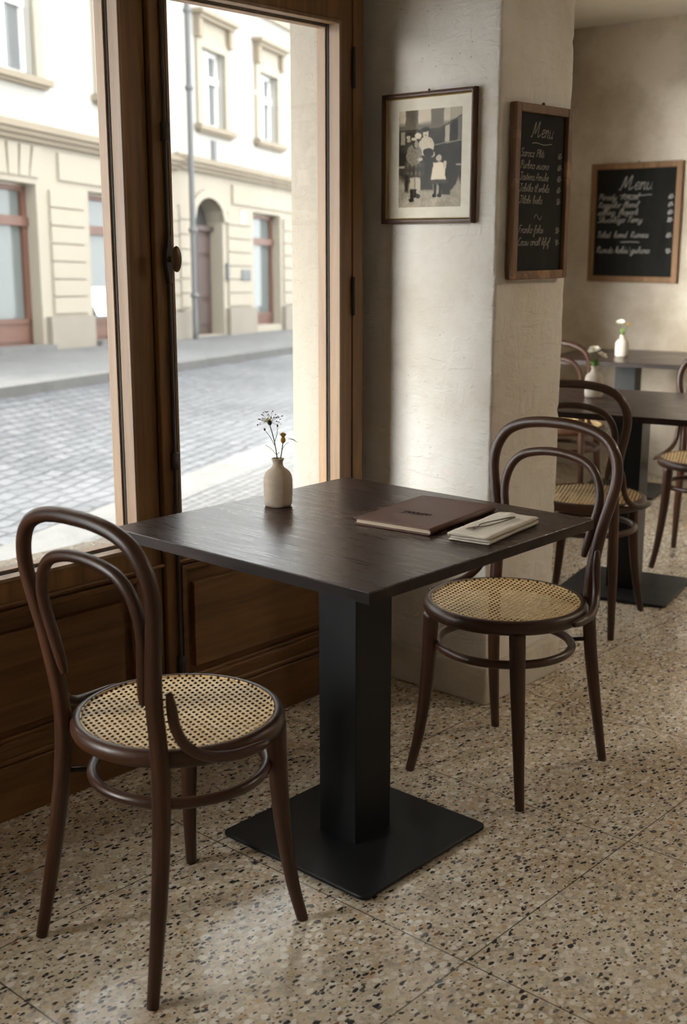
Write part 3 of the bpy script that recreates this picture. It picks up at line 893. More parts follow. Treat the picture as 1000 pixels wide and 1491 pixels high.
def petals(bm, c, axis, n, length, width, cup=0.3, jitter=0.15):
    c = Vector(c); ax_ = Vector(axis).normalized()
    u = ax_.orthogonal().normalized(); w = ax_.cross(u)
    for k in range(n):
        a = 2 * pi * (k + random.uniform(-jitter, jitter)) / n
        d = u * cos(a) + w * sin(a)
        tn = ax_.cross(d)
        L = length * random.uniform(0.85, 1.1)
        prev = None
        for i, (q, wd, hh) in enumerate(((0.08, 0.35, 0.0), (0.35, 0.8, 0.10), (0.7, 1.0, 0.24), (0.92, 0.7, 0.30), (1.0, 0.25, 0.30))):
            p = c + d * L * q + ax_ * L * hh * cup * 3
            e = [bm.verts.new(p + tn * width * wd / 2 + ax_ * width * 0.08), bm.verts.new(p - ax_ * width * 0.06), bm.verts.new(p - tn * width * wd / 2 + ax_ * width * 0.08)]
            if prev:
                bm.faces.new((prev[0], prev[1], e[1], e[0])); bm.faces.new((prev[1], prev[2], e[2], e[1]))
            prev = e

def leaf(bm, a, b_, width, upn=(0, 0, 1), bend=0.01):
    a, b_ = Vector(a), Vector(b_)
    d = b_ - a
    s_ = d.cross(Vector(upn)).normalized()
    prev = None
    for q, wd in ((0, 0.08), (0.2, 0.65), (0.45, 1.0), (0.7, 0.8), (0.9, 0.35), (1.0, 0.03)):
        p = a + d * q + Vector((0, 0, 1)) * bend * sin(q * pi)
        e = [bm.verts.new(p + s_ * width * wd / 2 + Vector((0, 0, width * 0.12 * wd))), bm.verts.new(p), bm.verts.new(p - s_ * width * wd / 2 + Vector((0, 0, width * 0.12 * wd)))]
        if prev:
            bm.faces.new((prev[0], prev[1], e[1], e[0])); bm.faces.new((prev[1], prev[2], e[2], e[1]))
        prev = e

B0 = (vx, vy, 0.745)
# pale wildflower with a cloud of seed heads
fl = thing('wildflower', 'pale cream wildflower ringed by tiny dark seed heads, in the front vase', 'flower', B0)
def LF(r, f, z):
    p = RG * r + FW * f
    return (p.x, p.y, z)
bm = bmesh.new()
tube(bm, [LF(0.004, 0, 0.045), LF(0.000, 0.002, 0.100), LF(-0.007, 0.002, 0.150), LF(-0.018, 0.0, 0.194)], [0.0016, 0.0015, 0.0013, 0.0012], 6, 8)
for pa in ([LF(-0.004, 0, 0.138), LF(-0.016, -0.006, 0.163), LF(-0.028, -0.008, 0.180)], [LF(-0.007, 0.0, 0.150), LF(-0.001, 0.006, 0.17), LF(0.000, 0.008, 0.186)],
           [LF(-0.002, 0, 0.120), LF(-0.016, 0.01, 0.134), LF(-0.029, 0.014, 0.142)], [LF(-0.002, 0, 0.122), LF(0.005, -0.004, 0.129)]):
    tube(bm, pa, [0.0008, 0.0007, 0.0006][:len(pa)], 4, 6)
fin('stem', bm, M['stem'], fl, smooth=True)
bm = bmesh.new()
sphere(bm, LF(-0.0175, 0, 0.1965), 0.0056, 12, 1, 1, 1.1)
sphere(bm, LF(-0.029, -0.008, 0.182), 0.0026, 8, 1, 1, 1.3)
sphere(bm, LF(0.0, 0.008, 0.188), 0.0022, 8, 1, 1, 1.2)
fin('calyx', bm, M['seed'], fl, 'dark calyx and buds', smooth=True)
bm = bmesh.new()
petals(bm, LF(-0.020, -0.001, 0.2005), (-0.45 * RG.x - 0.2 * FW.x, -0.45 * RG.y - 0.2 * FW.y, 0.8), 13, 0.0135, 0.0048, 0.35)
petals(bm, LF(-0.020, -0.001, 0.202), (-0.45 * RG.x - 0.2 * FW.x, -0.45 * RG.y - 0.2 * FW.y, 0.8), 9, 0.009, 0.004, 0.5)
fin('petals', bm, M['petal_cream'], fl, 'cream petals', smooth=True)
bm = bmesh.new()
for k in range(46):
    a = random.uniform(-0.35, pi + 0.35); e = random.uniform(-1.0, 1.0); R_ = random.uniform(0.014, 0.031)
    p = LF(-0.016 + R_ * cos(a), e * 0.018, 0.197 + R_ * sin(a) * 0.92)
    tube(bm, [LF(-0.0175, 0, 0.197), p], [0.00016, 0.00012], 2, 4)
    d = Vector(p)
    sphere(bm, p, random.uniform(0.0008, 0.0016), 6, 1.3, 1.3, random.uniform(0.7, 1.2))
fin('seed_heads', bm, M['seed'], fl, smooth=True)
# ochre bud
f2 = thing('wildflower', 'ochre thistle-like wildflower with one pale leaf, in the front vase', 'flower', B0)
bm = bmesh.new()
tube(bm, [LF(0.002, 0, 0.045), LF(0.005, -0.002, 0.100), LF(0.009, -0.002, 0.126), LF(0.0125, -0.002, 0.149)], [0.0015, 0.0015, 0.0014, 0.0013], 6, 8)
tube(bm, [LF(0.009, -0.002, 0.130), LF(0.017, 0.0, 0.144), LF(0.027, 0.002, 0.151)], [0.0007, 0.0006, 0.0005], 4, 6)
fin('stem', bm, M['stem'], f2, smooth=True)
bm = bmesh.new()
sphere(bm, LF(0.013, -0.002, 0.1565), 0.0062, 14, 1, 1, 1.25)
for k in range(26):
    a = 2 * pi * k / 26 * 3.1; q = 0.35 + 0.65 * (k / 26)
    b_ = LF(0.013, -0.002, 0.161)
    tip = (b_[0] + cos(a) * 0.0085 * q, b_[1] + sin(a) * 0.0085 * q, b_[2] + 0.0135 * (1.15 - 0.5 * q))
    tube(bm, [b_, tip], [0.0014, 0.0008], 2, 5)
fin('bud', bm, M['ochre'], f2, 'ochre tufted bud', smooth=True)
bm = bmesh.new()
leaf(bm, LF(0.021, 0.0, 0.158), LF(0.047, 0.006, 0.147), 0.011, (0.2, 0.2, 1), 0.004)
leaf(bm, LF(0.014, 0.0, 0.161), LF(0.030, 0.004, 0.158), 0.004, (0.2, 0.2, 1), 0.003)
fin('leaf', bm, M['leaf_pale'], f2, 'pale sage leaf', smooth=True)

def daisy(loc, label, heads, leaves, col, group=None):
    t = thing('cut_flower', label, 'flower', loc)
    bm = bmesh.new()
    for (r, f, z, L, yc) in heads:
        tube(bm, [LF(0, 0, 0.06), LF(r * 0.3, f * 0.3, 0.06 + (z - 0.06) * 0.5), LF(r, f, z)], [0.0015, 0.0013, 0.0011], 5, 6)
    fin('stem', bm, M['stem'], t, smooth=True)
    bm = bmesh.new()
    for (r, f, z, L, yc) in heads:
        bc = bmesh.new()
        axis = (-0.35 * FW.x + r * 8 * RG.x, -0.35 * FW.y + r * 8 * RG.y, 0.8)
        petals(bm, LF(r, f, z), axis, 10, L, L * 0.55, 0.3)
        petals(bm, LF(r, f, z + 0.002), axis, 7, L * 0.7, L * 0.45, 0.55)
        sphere(bc, LF(r, f, z + 0.004), L * yc, 10, 1, 1, 0.8)
        fin('flower_centre', bc, M['yellow'], t, 'yellow centre', smooth=True)
    fin('petals', bm, col, t, smooth=True)
    if leaves:
        bm = bmesh.new()
        for k in range(leaves):
            a = 2 * pi * k / leaves * 2.4
            q = random.uniform(0.015, 0.032)
            leaf(bm, LF(0, 0, 0.112 + 0.006 * (k % 3)), LF(q * cos(a), q * sin(a), 0.128 + 0.028 * random.random()), 0.018, (0, 0, 1), 0.006)
        fin('leaves', bm, M['leaf'], t, smooth=True)
    return t
daisy((4.205, 2.43, 0.745), 'double white bloom with bright green leaves in the middle table vase', [(-0.004, 0.0, 0.188, 0.024, 0.12), (-0.016, 0.006, 0.180, 0.016, 0.12), (0.026, -0.004, 0.168, 0.019, 0.16), (0.036, 0.004, 0.160, 0.014, 0.12)], 12, M['petal'])
daisy((5.83, 3.21, 0.745), 'white daisy standing in the farthest vase', [(-0.014, 0.0, 0.182, 0.024, 0.16)], 4, M['petal'])
daisy((5.83, 3.21, 0.745), 'small yellow flower standing in the farthest vase', [(0.028, 0.0, 0.170, 0.013, 0.65)], 0, M['yellow'])

# ------------------------------------------------------------------ single-stroke handwriting
GL = {
 'a': (0.62, [[(.55, .85), (.3, 1), (.08, .7), (.08, .25), (.28, 0), (.5, .25), (.55, .9), (.52, .2), (.66, 0)]]),
 'b': (0.6, [[(.05, .3), (.25, 1.2), (.3, 1.9), (.18, 1.9), (.12, 1.0), (.12, .2), (.3, 0), (.52, .3), (.5, .7), (.3, .85), (.14, .6)]]),
 'c': (0.5, [[(.5, .8), (.32, 1), (.1, .7), (.08, .25), (.28, 0), (.52, .2)]]),
 'd': (0.64, [[(.52, .8), (.3, 1), (.08, .65), (.1, .2), (.28, 0), (.48, .25), (.58, 1.9), (.54, .3), (.66, 0)]]),
 'e': (0.5, [[(.08, .45), (.4, .6), (.4, .95), (.22, 1), (.08, .6), (.12, .12), (.3, 0), (.52, .25)]]),
 'f': (0.45, [[(.0, .4), (.3, 1.2), (.4, 1.85), (.26, 1.9), (.2, 1.2), (.14, -.7), (.24, -.8), (.28, -.2), (.2, .1)], [(.04, .9), (.4, .95)]]),
 'g': (0.6, [[(.52, .85), (.3, 1), (.08, .65), (.12, .15), (.3, .05), (.5, .4), (.54, .95), (.48, -.5), (.28, -.85), (.1, -.6), (.4, -.15), (.64, .1)]]),
 'h': (0.62, [[(.02, .2), (.26, 1.2), (.3, 1.9), (.18, 1.85), (.1, 0)], [(.12, .5), (.32, 1), (.46, .8), (.46, .1), (.62, .05)]]),
 'i': (0.3, [[(.02, .4), (.16, 1), (.12, .2), (.3, .05)], [(.2, 1.4), (.21, 1.46)]]),
 'j': (0.3, [[(.16, 1), (.14, -.5), (-.02, -.8), (-.1, -.5), (.3, .1)], [(.2, 1.4), (.21, 1.46)]]),
 'k': (0.55, [[(.02, .2), (.24, 1.2), (.28, 1.9), (.16, 1.85), (.1, 0)], [(.44, .95), (.14, .5), (.3, .35), (.54, 0)]]),
 'l': (0.34, [[(.0, .3), (.26, 1.2), (.3, 1.85), (.2, 1.9), (.12, 1.1), (.12, .15), (.34, .05)]]),
 'm': (0.9, [[(.06, .9), (.12, .95), (.1, 0)], [(.1, .5), (.28, 1), (.4, .8), (.38, 0)], [(.4, .5), (.58, 1), (.7, .8), (.7, .1), (.88, .05)]]),
 'n': (0.62, [[(.06, .9), (.12, .95), (.1, 0)], [(.1, .5), (.32, 1), (.44, .8), (.44, .1), (.62, .05)]]),
 'o': (0.58, [[(.4, .95), (.18, .95), (.06, .5), (.18, .02), (.42, .1), (.5, .55), (.38, .98), (.6, .8)]]),
 'p': (0.58, [[(.1, 1), (.1, -.8)], [(.1, .5), (.28, 1), (.48, .8), (.48, .25), (.3, 0), (.12, .2)]]),
 'r': (0.44, [[(.06, .9), (.12, .95), (.1, 0)], [(.1, .5), (.26, .95), (.44, .95)]]),
 's': (0.44, [[(.02, .1), (.28, 1), (.2, .75), (.36, .4), (.3, .05), (.06, .05)]]),
 't': (0.38, [[(.2, 1.7), (.14, .9), (.14, .15), (.36, .05)], [(.0, 1.1), (.36, 1.15)]]),
 'u': (0.62, [[(.08, 1), (.08, .25), (.24, 0), (.44, .3), (.5, 1), (.46, .2), (.62, .05)]]),
 'v': (0.52, [[(.04, 1), (.2, 0), (.44, .95), (.54, .85)]]),
 'w': (0.76, [[(.04, 1), (.16, .02), (.36, .85), (.5, .02), (.68, .95), (.8, .85)]]),
 'y': (0.58, [[(.08, 1), (.1, .4), (.26, .15), (.46, .5), (.52, 1), (.44, -.5), (.24, -.85), (.1, -.55), (.4, -.15), (.6, .1)]]),
 'z': (0.5, [[(.06, .9), (.42, .95), (.08, .05), (.5, .08)]]),
 'M': (1.35, [[(-.1, .1), (.08, .1), (.3, 1.9), (.42, .35), (.85, 2.0), (.86, .2), (1.05, .1), (1.25, .4)]]),
 'S': (0.62, [[(.56, 1.65), (.4, 1.9), (.14, 1.75), (.16, 1.25), (.5, .8), (.5, .25), (.24, 0), (.0, .25)]]),
 'P': (0.66, [[(.16, 0), (.2, 1.8)], [(.02, 1.5), (.3, 1.95), (.64, 1.6), (.5, 1.1), (.2, .95)]]),
 'J': (0.6, [[(.02, 1.75), (.6, 1.85)], [(.36, 1.8), (.34, .3), (.14, 0), (.0, .3)]]),
 'F': (0.62, [[(.1, 0), (.18, 1.8)], [(.0, 1.75), (.62, 1.9)], [(.1, 1.0), (.46, 1.05)]]),
 'C': (0.66, [[(.6, 1.6), (.4, 1.9), (.1, 1.4), (.06, .6), (.28, 0), (.62, .3)]]),
 'T': (0.66, [[(.0, 1.7), (.3, 1.85), (.68, 1.85)], [(.36, 1.85), (.26, 0)]]),
 'R': (0.7, [[(.14, 0), (.2, 1.8)], [(.02, 1.5), (.3, 1.95), (.62, 1.6), (.2, .95), (.68, 0)]]),
 'K': (0.7, [[(.14, 0), (.2, 1.85)], [(.62, 1.8), (.18, .9), (.66, 0)]]),
 'A': (0.75, [[(.0, 0), (.36, 1.85), (.6, 0)], [(.14, .7), (.54, .75)]]),
 '0': (0.6, [[(.3, 1.4), (.08, .9), (.1, .25), (.3, 0), (.5, .4), (.48, 1.1), (.3, 1.4)]]),
 '1': (0.35, [[(.06, 1.1), (.22, 1.4), (.2, 0)]]),
 '4': (0.58, [[(.36, 1.4), (.04, .5), (.54, .55)], [(.4, .9), (.38, 0)]]),
 '5': (0.56, [[(.5, 1.4), (.16, 1.4), (.12, .85), (.42, .8), (.44, .2), (.08, .02)]]),
 '6': (0.56, [[(.44, 1.4), (.16, .9), (.08, .3), (.26, 0), (.46, .3), (.34, .7), (.1, .5)]]),
 '8': (0.56, [[(.42, 1.2), (.2, 1.4), (.1, 1.1), (.42, .5), (.3, 0), (.08, .25), (.44, 1.1), (.42, 1.2)]]),
 '9': (0.56, [[(.44, 1.1), (.26, 1.4), (.08, 1.05), (.26, .75), (.44, 1.0), (.4, 0)]]),
 '-': (0.5, [[(.04, .5), (.42, .56)]]), '~': (1.9, [[(.0, .3), (.4, .85), (.95, .45), (1.5, .1), (1.9, .6)]]), '_': (1.0, [[(0, 0), (.5, .02), (1, .0)]]),
 ' ': (0.42, []),
}
def write(bm, text, mapf, x, y, size, stroke, slant=0.18, track=1.0, wob=0.03):
    """draws text as flat chalk strokes; mapf(u, v, lift) gives the 3-D point"""
    for ch in text:
        w, strokes = GL[ch]
        for st in strokes:
            pts = [(x + (px_ + py_ * slant) * size * track + random.uniform(-wob, wob) * size * 0.4, y + (py_ + random.uniform(-wob, wob)) * size) for px_, py_ in st]
            c = catmull([(p[0], p[1], 0) for p in pts], 5)
            prev = None
            for i, p in enumerate(c):
                t = (c[min(i + 1, len(c) - 1)] - c[max(i - 1, 0)])
                if t.length < 1e-9:
                    continue
                n = Vector((-t.y, t.x, 0)).normalized() * stroke / 2 * random.uniform(0.8, 1.15)
                e = (bm.verts.new(mapf(p.x + n.x, p.y + n.y)), bm.verts.new(mapf(p.x - n.x, p.y - n.y)))
                if prev:
                    bm.faces.new((prev[0], prev[1], e[1], e[0]))
                prev = e
        x += w * size * track
    return x
def text_w(text, size, track=1.0):
    return sum(GL[c][0] for c in text) * size * track

def chalkboard(name, label, origin, udir, ndir, W, H, fw, lines, title, title_size, frame_mat, chalk_mat, stroke):
    """origin: lower left corner on the wall; udir along the wall, ndir out of it"""
    t = thing(name, label, 'chalkboard', origin)
    U, Nn = Vector(udir), Vector(ndir)
    def mp(u, v, d=0.0):
        p = U * u + Nn * d
        return Vector((p.x, p.y, v))
    def slab(bm, u0, u1, v0, v1, d0, d1):
        vs = [bm.verts.new(mp(u, v, d)) for u in (u0, u1) for v in (v0, v1) for d in (d0, d1)]
        for f in ((0, 1, 3, 2), (4, 6, 7, 5), (0, 4, 5, 1), (2, 3, 7, 6), (0, 2, 6, 4), (1, 5, 7, 3)):
            bm.faces.new([vs[i] for i in f])
    bm = bmesh.new()
    slab(bm, 0, fw, 0, H, 0.002, 0.026); slab(bm, W - fw, W, 0, H, 0.002, 0.026)
    slab(bm, fw, W - fw, 0, fw, 0.002, 0.025); slab(bm, fw, W - fw, H - fw, H, 0.002, 0.025)
    fin('frame', bm, frame_mat, t, bevel=0.003)
    bm = bmesh.new(); slab(bm, fw * 0.8, W - fw * 0.8, fw * 0.8, H - fw * 0.8, 0.004, 0.014)
    bd = fin('slate', bm, M['slate'], t)
    bm = bmesh.new()
    f = lambda u, v: mp(u, v, 0.0152)
    tw = text_w(title, title_size, 1.65)
    u0 = (W - tw) / 2
    write(bm, title, f, u0, H - fw - title_size * 2.9, title_size, stroke * 1.15, track=1.65)
    yl = H - fw - title_size * 3.7
    c0, c1 = W * 0.33, W * 0.68
    prev = None
    for k in range(11):
        uu = c0 + (c1 - c0) * k / 10; vv = yl + 0.002 * sin(k * 0.8)
        e = (bm.verts.new(f(uu, vv + stroke / 2)), bm.verts.new(f(uu, vv - stroke / 2)))
        if prev: bm.faces.new((prev[0], prev[1], e[1], e[0]))
        prev = e
    fin('chalk_title', bm, chalk_mat, bd, 'handwritten chalk title with underline', smooth=False, recalc=False)
    bm = bmesh.new(); bp_ = bmesh.new()
    for (txt, price, v, size, wid) in lines:
        if txt in ('~', '_'):
            write(bm, txt, f, W * (0.40 if txt == '~' else 0.36), v, size if txt == '~' else size * 3, stroke)
            continue
        tr = W * wid / text_w(txt, size)
        write(bm, txt, f, fw + 0.014, v, size, stroke, track=tr)
        if price:
            write(bp_, price, f, W - fw - 0.012 - text_w(price, size, 1.25), v, size, stroke, track=1.25)
    fin('chalk_lettering', bm, chalk_mat, bd, 'handwritten chalk lines of dishes', smooth=False, recalc=False)
    fin('chalk_prices', bp_, chalk_mat, bd, 'column of chalk prices', smooth=False, recalc=False)
    bm = bmesh.new()
    c = mp(W * 0.52, H + 0.004, 0.012)
    sphere(bm, c, 0.005, 8)
    tube(bm, [mp(W * 0.52, H - 0.004, 0.012), mp(W * 0.52, H + 0.006, 0.010)], 0.0018, 2, 6)
    fin('hanging_nail', bm, M['iron'], t, smooth=True)
    return t

# tall board on the pillar's flank (plane y = 1.938, facing the room)
H1 = 1.722 - 1.247
def L1(px): return px
lines1 = [('Sarocz Pliti', '60-', 0.335, 0.0112, 0.41), ('Purbno siuono', '60-', 0.303, 0.0112, 0.50), ('Jostiina Amulie', '60-', 0.272, 0.0112, 0.50), ('Jobitko tl wibila', '60-', 0.241, 0.0112, 0.52), ('Jtlobi biela', '50-', 0.209, 0.0112, 0.40),
          ('~', '', 0.163, 0.020, 0), ('Franko folos', '50-', 0.128, 0.0112, 0.44), ('Cocsu oriall lifuf', '90-', 0.094, 0.0112, 0.56)]
chalkboard('chalkboard', 'tall narrow chalkboard menu with worn frame, hung on the pillar flank', (2.832, 1.936, 1.247), (1, 0, 0), (0, -1, 0), 0.289, H1, 0.024, lines1, 'Menu', 0.0215, M['board_frame'], M['chalk'], 0.0019)['group'] = 'chalkboard menus'
# board on the back wall (plane x = 6.4, facing the camera); u runs towards -y
lines2 = [('Pirady  Amuel', '60-', 0.468, 0.0170, 0.45), ('Koggalar flamil', '69-', 0.424, 0.0170, 0.45), ('solhing  fhoparli', '60-', 0.382, 0.0170, 0.45), ('Shuailago Temy', '80-', 0.340, 0.0170, 0.50),
          ('Tolad  bomd  Kuineas', '60-', 0.254, 0.0180, 0.58), ('_', '', 0.225, 0.04, 0), ('Rumda holdd gishano', '90-', 0.166, 0.0180, 0.60)]
chalkboard('chalkboard', 'wide blurred chalkboard menu with tan frame, hung on the back wall', (6.398, 3.765, 1.122), (0, -1, 0), (-1, 0, 0), 0.575, 0.672, 0.034, lines2, 'Menu', 0.040, M['board_frame_pale'], M['chalk_bright'], 0.0048)['group'] = 'chalkboard menus'

# ------------------------------------------------------------------ framed old photograph
pf = thing('framed_photograph', 'old sepia family photograph in a walnut frame with gilt slip', 'picture', (2.788, 2.337, 1.402))
PW, PH = 0.330, 0.361
def pm(u, v, d):           # u runs right in the picture (towards -y), v up, d out of the wall
    return (-d, -u, v)
def pslab(bm, u0, u1, v0, v1, d0, d1):
    vs = [bm.verts.new(pm(u, v, d)) for u in (u0, u1) for v in (v0, v1) for d in (d0, d1)]
    for f in ((0, 1, 3, 2), (4, 6, 7, 5), (0, 4, 5, 1), (2, 3, 7, 6), (0, 2, 6, 4), (1, 5, 7, 3)):
        bm.faces.new([vs[i] for i in f])
def pframe(name, inset, w, prof, m, parent):
    """mitred moulding; prof lists (offset from the outer edge, depth)"""
    bm = bmesh.new()
    rings = []
    for off, d in prof:
        i = inset + off
        rings.append([bm.verts.new(pm(u, v, d)) for u, v in ((i, i), (PW - i, i), (PW - i, PH - i), (i, PH - i))])
    for a, b_ in zip(rings, rings[1:]):
        for k in range(4):
            bm.faces.new((a[k], a[(k + 1) % 4], b_[(k + 1) % 4], b_[k]))
    return fin(name, bm, m, parent)
pframe('frame', 0, 0.014, [(0, 0.0), (0, 0.016), (0.002, 0.020), (0.005, 0.021), (0.0065, 0.018), (0.010, 0.0175), (0.0125, 0.015), (0.0125, 0.004)], M['picture_frame'], pf)
pframe('gilt_slip', 0.0125, 0.003, [(0, 0.004), (0, 0.0115), (0.0014, 0.0125), (0.0032, 0.0105), (0.0034, 0.004)], M['gilt'], pf)
bm = bmesh.new(); pslab(bm, 0.012, PW - 0.012, 0.012, PH - 0.012, 0.002, 0.0065)
fin('mount', bm, M['mount'], pf, 'cream mount board')
U0, U1, V0, V1 = 0.057, 0.281, 0.046, 0.313
def ell(u, v, cu, cv, ru, rv):
    return max(0.0, min(1.0, (1.0 - math.hypot((u - cu) / ru, (v - cv) / rv)) * 9 + 0.5))
def rct(u, v, a, b_, c, d, s=0.012):
    e = min(u - a, b_ - u, v - c, d - v)
    return max(0.0, min(1.0, e / s + 0.5))
def lerp(a, b_, t): return a + (b_ - a) * t
def tone(u, v):
    """grey tone of the print; u right, v down, both 0..1"""
    u += 0.011 * noise.noise(Vector((u * 16, v * 20, 11.0))) + 0.005 * noise.noise(Vector((u * 50, v * 60, 2.0)))
    v += 0.009 * noise.noise(Vector((u * 16, v * 20, 17.0)))
    n = noise.noise(Vector((u * 9, v * 13, 1.3))) ; n2 = noise.noise(Vector((u * 45, v * 60, 4.1)))
    g = 0.44 + 0.05 * n
    for a, b_, t in ((0, .11, .80), (.11, .31, .40), (.31, .52, .80), (.52, .72, .44), (.72, .82, .78), (.82, 1.0, .66)):
        g = lerp(g, t + 0.05 * n, rct(u, v, a, b_, -0.1, 0.17))
    ln = 0.205 if u < 0.66 else 0.205 - (u - 0.66) * 0.36
    g = lerp(g, 0.42, rct(u, v, -.1, 1.1, 0.14, ln - 0.005, 0.05))
    g = lerp(g, 0.16, max(0, 1 - abs(v - ln) / 0.010))
    if v > ln:
        g = lerp(g, 0.24 + 0.05 * n, min(1, (v - ln) / 0.02))
        for a, b_, t in ((.03, .10, .62), (.74, .81, .72), (.85, .93, .14), (.94, 1.0, .45)):
            g = lerp(g, t, rct(u, v, a, b_, ln + 0.01, 0.345))
        g = lerp(g, 0.70, ell(u, v, .155, .275, .035, .02)); g = lerp(g, 0.66, ell(u, v, .16, .305, .03, .014))
    g = lerp(g, 0.19 + 0.05 * n, rct(u, v, .54, 1.1, .36 - (u - .55) * .07, .60, .01))
    g = lerp(g, 0.75, max(0, 1 - abs(v - (.366 - (u - .57) * .075)) / .006) if u > .56 else 0)
    g = lerp(g, 0.17, rct(u, v, -.1, .14, .43, .56)); g = lerp(g, 0.68, rct(u, v, -.1, .14, .565, .59)); g = lerp(g, 0.68, rct(u, v, .90, 1.1, .565, .585))
    g = lerp(g, 0.64 + 0.12 * n + 0.08 * n2, max(0.0, min(1.0, (v - .66 - 0.08 * math.sin(u * 7)) * 12 + .3)) if not (.72 < u < .9 and v < .75) else 0)
    g = lerp(g, 0.20 + 0.04 * n2, ell(u, v, .78, .67, .17, .17)); g = lerp(g, 0.19, rct(u, v, .70, .83, .60, .875))
    g = lerp(g, 0.25, rct(u, v, .36, .56, .60, .82, .02))
    # standing woman in a pale blouse
    g = lerp(g, 0.22, rct(u, v, .37, .56, .46, .68, .02))
    g = lerp(g, 0.80 + 0.06 * n2, ell(u, v, .445, .375, .125, .10)); g = lerp(g, 0.76, ell(u, v, .535, .455, .05, .028))
    g = lerp(g, 0.20, ell(u, v, .48, .44, .085, .045)); g = lerp(g, 0.80, ell(u, v, .435, .25, .043, .044)); g = lerp(g, 0.17, ell(u, v, .435, .205, .062, .024)); g = lerp(g, 0.55, ell(u, v, .435, .262, .018, .006))
    # seated-looking woman in a shawl
    g = lerp(g, 0.26 + 0.16 * (0.5 + 0.5 * math.sin(u * 95)) * (0.5 + 0.5 * math.sin(v * 70)), ell(u, v, .255, .60, .165, .165))
    g = lerp(g, 0.50 + 0.10 * n2, ell(u, v, .25, .455, .125 + .05 * (v - .4), .11)); g = lerp(g, 0.24, ell(u, v, .275, .335, .055, .055)); g = lerp(g, 0.60, ell(u, v, .285, .345, .032, .036))
    g = lerp(g, 0.84, ell(u, v, .31, .262, .055, .034)); g = lerp(g, 0.80, ell(u, v, .25, .295, .042, .018)); g = lerp(g, 0.74, ell(u, v, .35, .505, .04, .018))
    g = lerp(g, 0.72, rct(u, v, .185, .355, .69, .805)); g = lerp(g, 0.42, rct(u, v, .262, .275, .69, .80)); g = lerp(g, 0.16, rct(u, v, .10, .16, .66, .84, .03))
    g = lerp(g, 0.17, rct(u, v, .19, .25, .815, .93)); g = lerp(g, 0.17, ell(u, v, .30, .885, .06, .025)); g = lerp(g, 0.17, rct(u, v, .25, .30, .81, .89)); g = lerp(g, 0.15, ell(u, v, .21, .925, .04, .02))
    # girl in a white pinafore
    g = lerp(g, 0.17, ell(u, v, .65, .48, .058, .042)); g = lerp(g, 0.74, ell(u, v, .65, .505, .043, .036))
    hw = .085 + max(0, v - .56) * .22
    g = lerp(g, 0.30, rct(u, v, .65 - hw - .02, .65 + hw + .02, .70, .765)); g = lerp(g, 0.92, rct(u, v, .645 - hw, .645 + hw, .545, .72)); g = lerp(g, 0.80, ell(u, v, .745, .57, .025, .045))
    g = lerp(g, 0.15, rct(u, v, .575, .615, .765, .88)); g = lerp(g, 0.15, rct(u, v, .655, .695, .765, .88)); g = lerp(g, 0.12, ell(u, v, .585, .885, .035, .018)); g = lerp(g, 0.12, ell(u, v, .665, .885, .035, .018))
    return max(0.03, min(0.95, g + 0.035 * n2))
nu, nv = 112, 138
me = bpy.data.meshes.new('photo_print')
vs, fs, cs = [], [], []
for j in range(nv + 1):
    for i in range(nu + 1):
        vs.append(pm(U0 + (U1 - U0) * i / nu, V1 - (V1 - V0) * j / nv, 0.0068))
        g = tone(i / nu, j / nv) ** 2.1 * 0.85 + 0.008
        cs.append((g * 1.05, g * 0.90, g * 0.68, 1.0))
for j in range(nv):
    for i in range(nu):
        a = j * (nu + 1) + i
        fs.append((a, a + nu + 1, a + nu + 2, a + 1))
me.from_pydata(vs, [], fs)
ca = me.color_attributes.new('tone', 'FLOAT_COLOR', 'POINT')
for i, c in enumerate(cs):
    ca.data[i].color = c
mp_, nt_, b_p = mat('sepia_print')
at = nt_.nodes.new('ShaderNodeVertexColor'); at.layer_name = 'tone'
setp(b_p, nt_, Base_Color=at.outputs[0], Roughness=0.85, Specular_IOR_Level=0.08)
link('photo_print', me, mp_, pf, 'sepia print of two women and a girl', smooth=False)
bm = bmesh.new(); pslab(bm, 0.0135, PW - 0.0135, 0.0135, PH - 0.0135, 0.0080, 0.0095)
fin('glass', bm, M['picture_glass'], pf)
bm = bmesh.new(); sphere(bm, pm(PW * 0.5, PH + 0.003, 0.008), 0.0035, 10)
tube(bm, [pm(PW * 0.5, PH - 0.002, 0.008), pm(PW * 0.5, PH + 0.004, 0.008)], 0.0015, 2, 6)
fin('hanging_ring', bm, M['iron'], pf, smooth=True)

# ------------------------------------------------------------------ leather menu
mn = thing('leather_menu', 'closed brown leather menu folder lying flat beside the napkin', 'menu', (2.070, 1.607, 0.7455), radians(7.0))
ML, MWd, MT = 0.290, 0.198, 0.0150         # long side along local x, spine on the -y side
bm = bmesh.new()
def cover(bm, z0, z1, y0):
    R_ = 0.006
    pts = []
    for cx_, cy_, a0 in ((ML / 2 - R_, MWd / 2 - R_, 0), (-ML / 2 + R_, MWd / 2 - R_, pi / 2)):
        for k in range(5):
            a = a0 + pi / 2 * k / 4
            pts.append((cx_ + R_ * cos(a), cy_ + R_ * sin(a)))
    pts += [(-ML / 2, y0), (ML / 2, y0)]
    prism(bm, pts, z0, z1)
cover(bm, 0.0, 0.0030, -MWd / 2 + 0.008); cover(bm, MT - 0.0032, MT, -MWd / 2 + 0.008)
fin('covers', bm, M['leather'], mn, bevel=0.0010)
bm = bmesh.new()
N_ = 10
prof = []
for k in range(N_ + 1):
    a = pi / 2 + pi * k / N_
    prof.append((-MWd / 2 + 0.008 + 0.0078 * cos(a), MT / 2 + (MT / 2) * sin(a)))
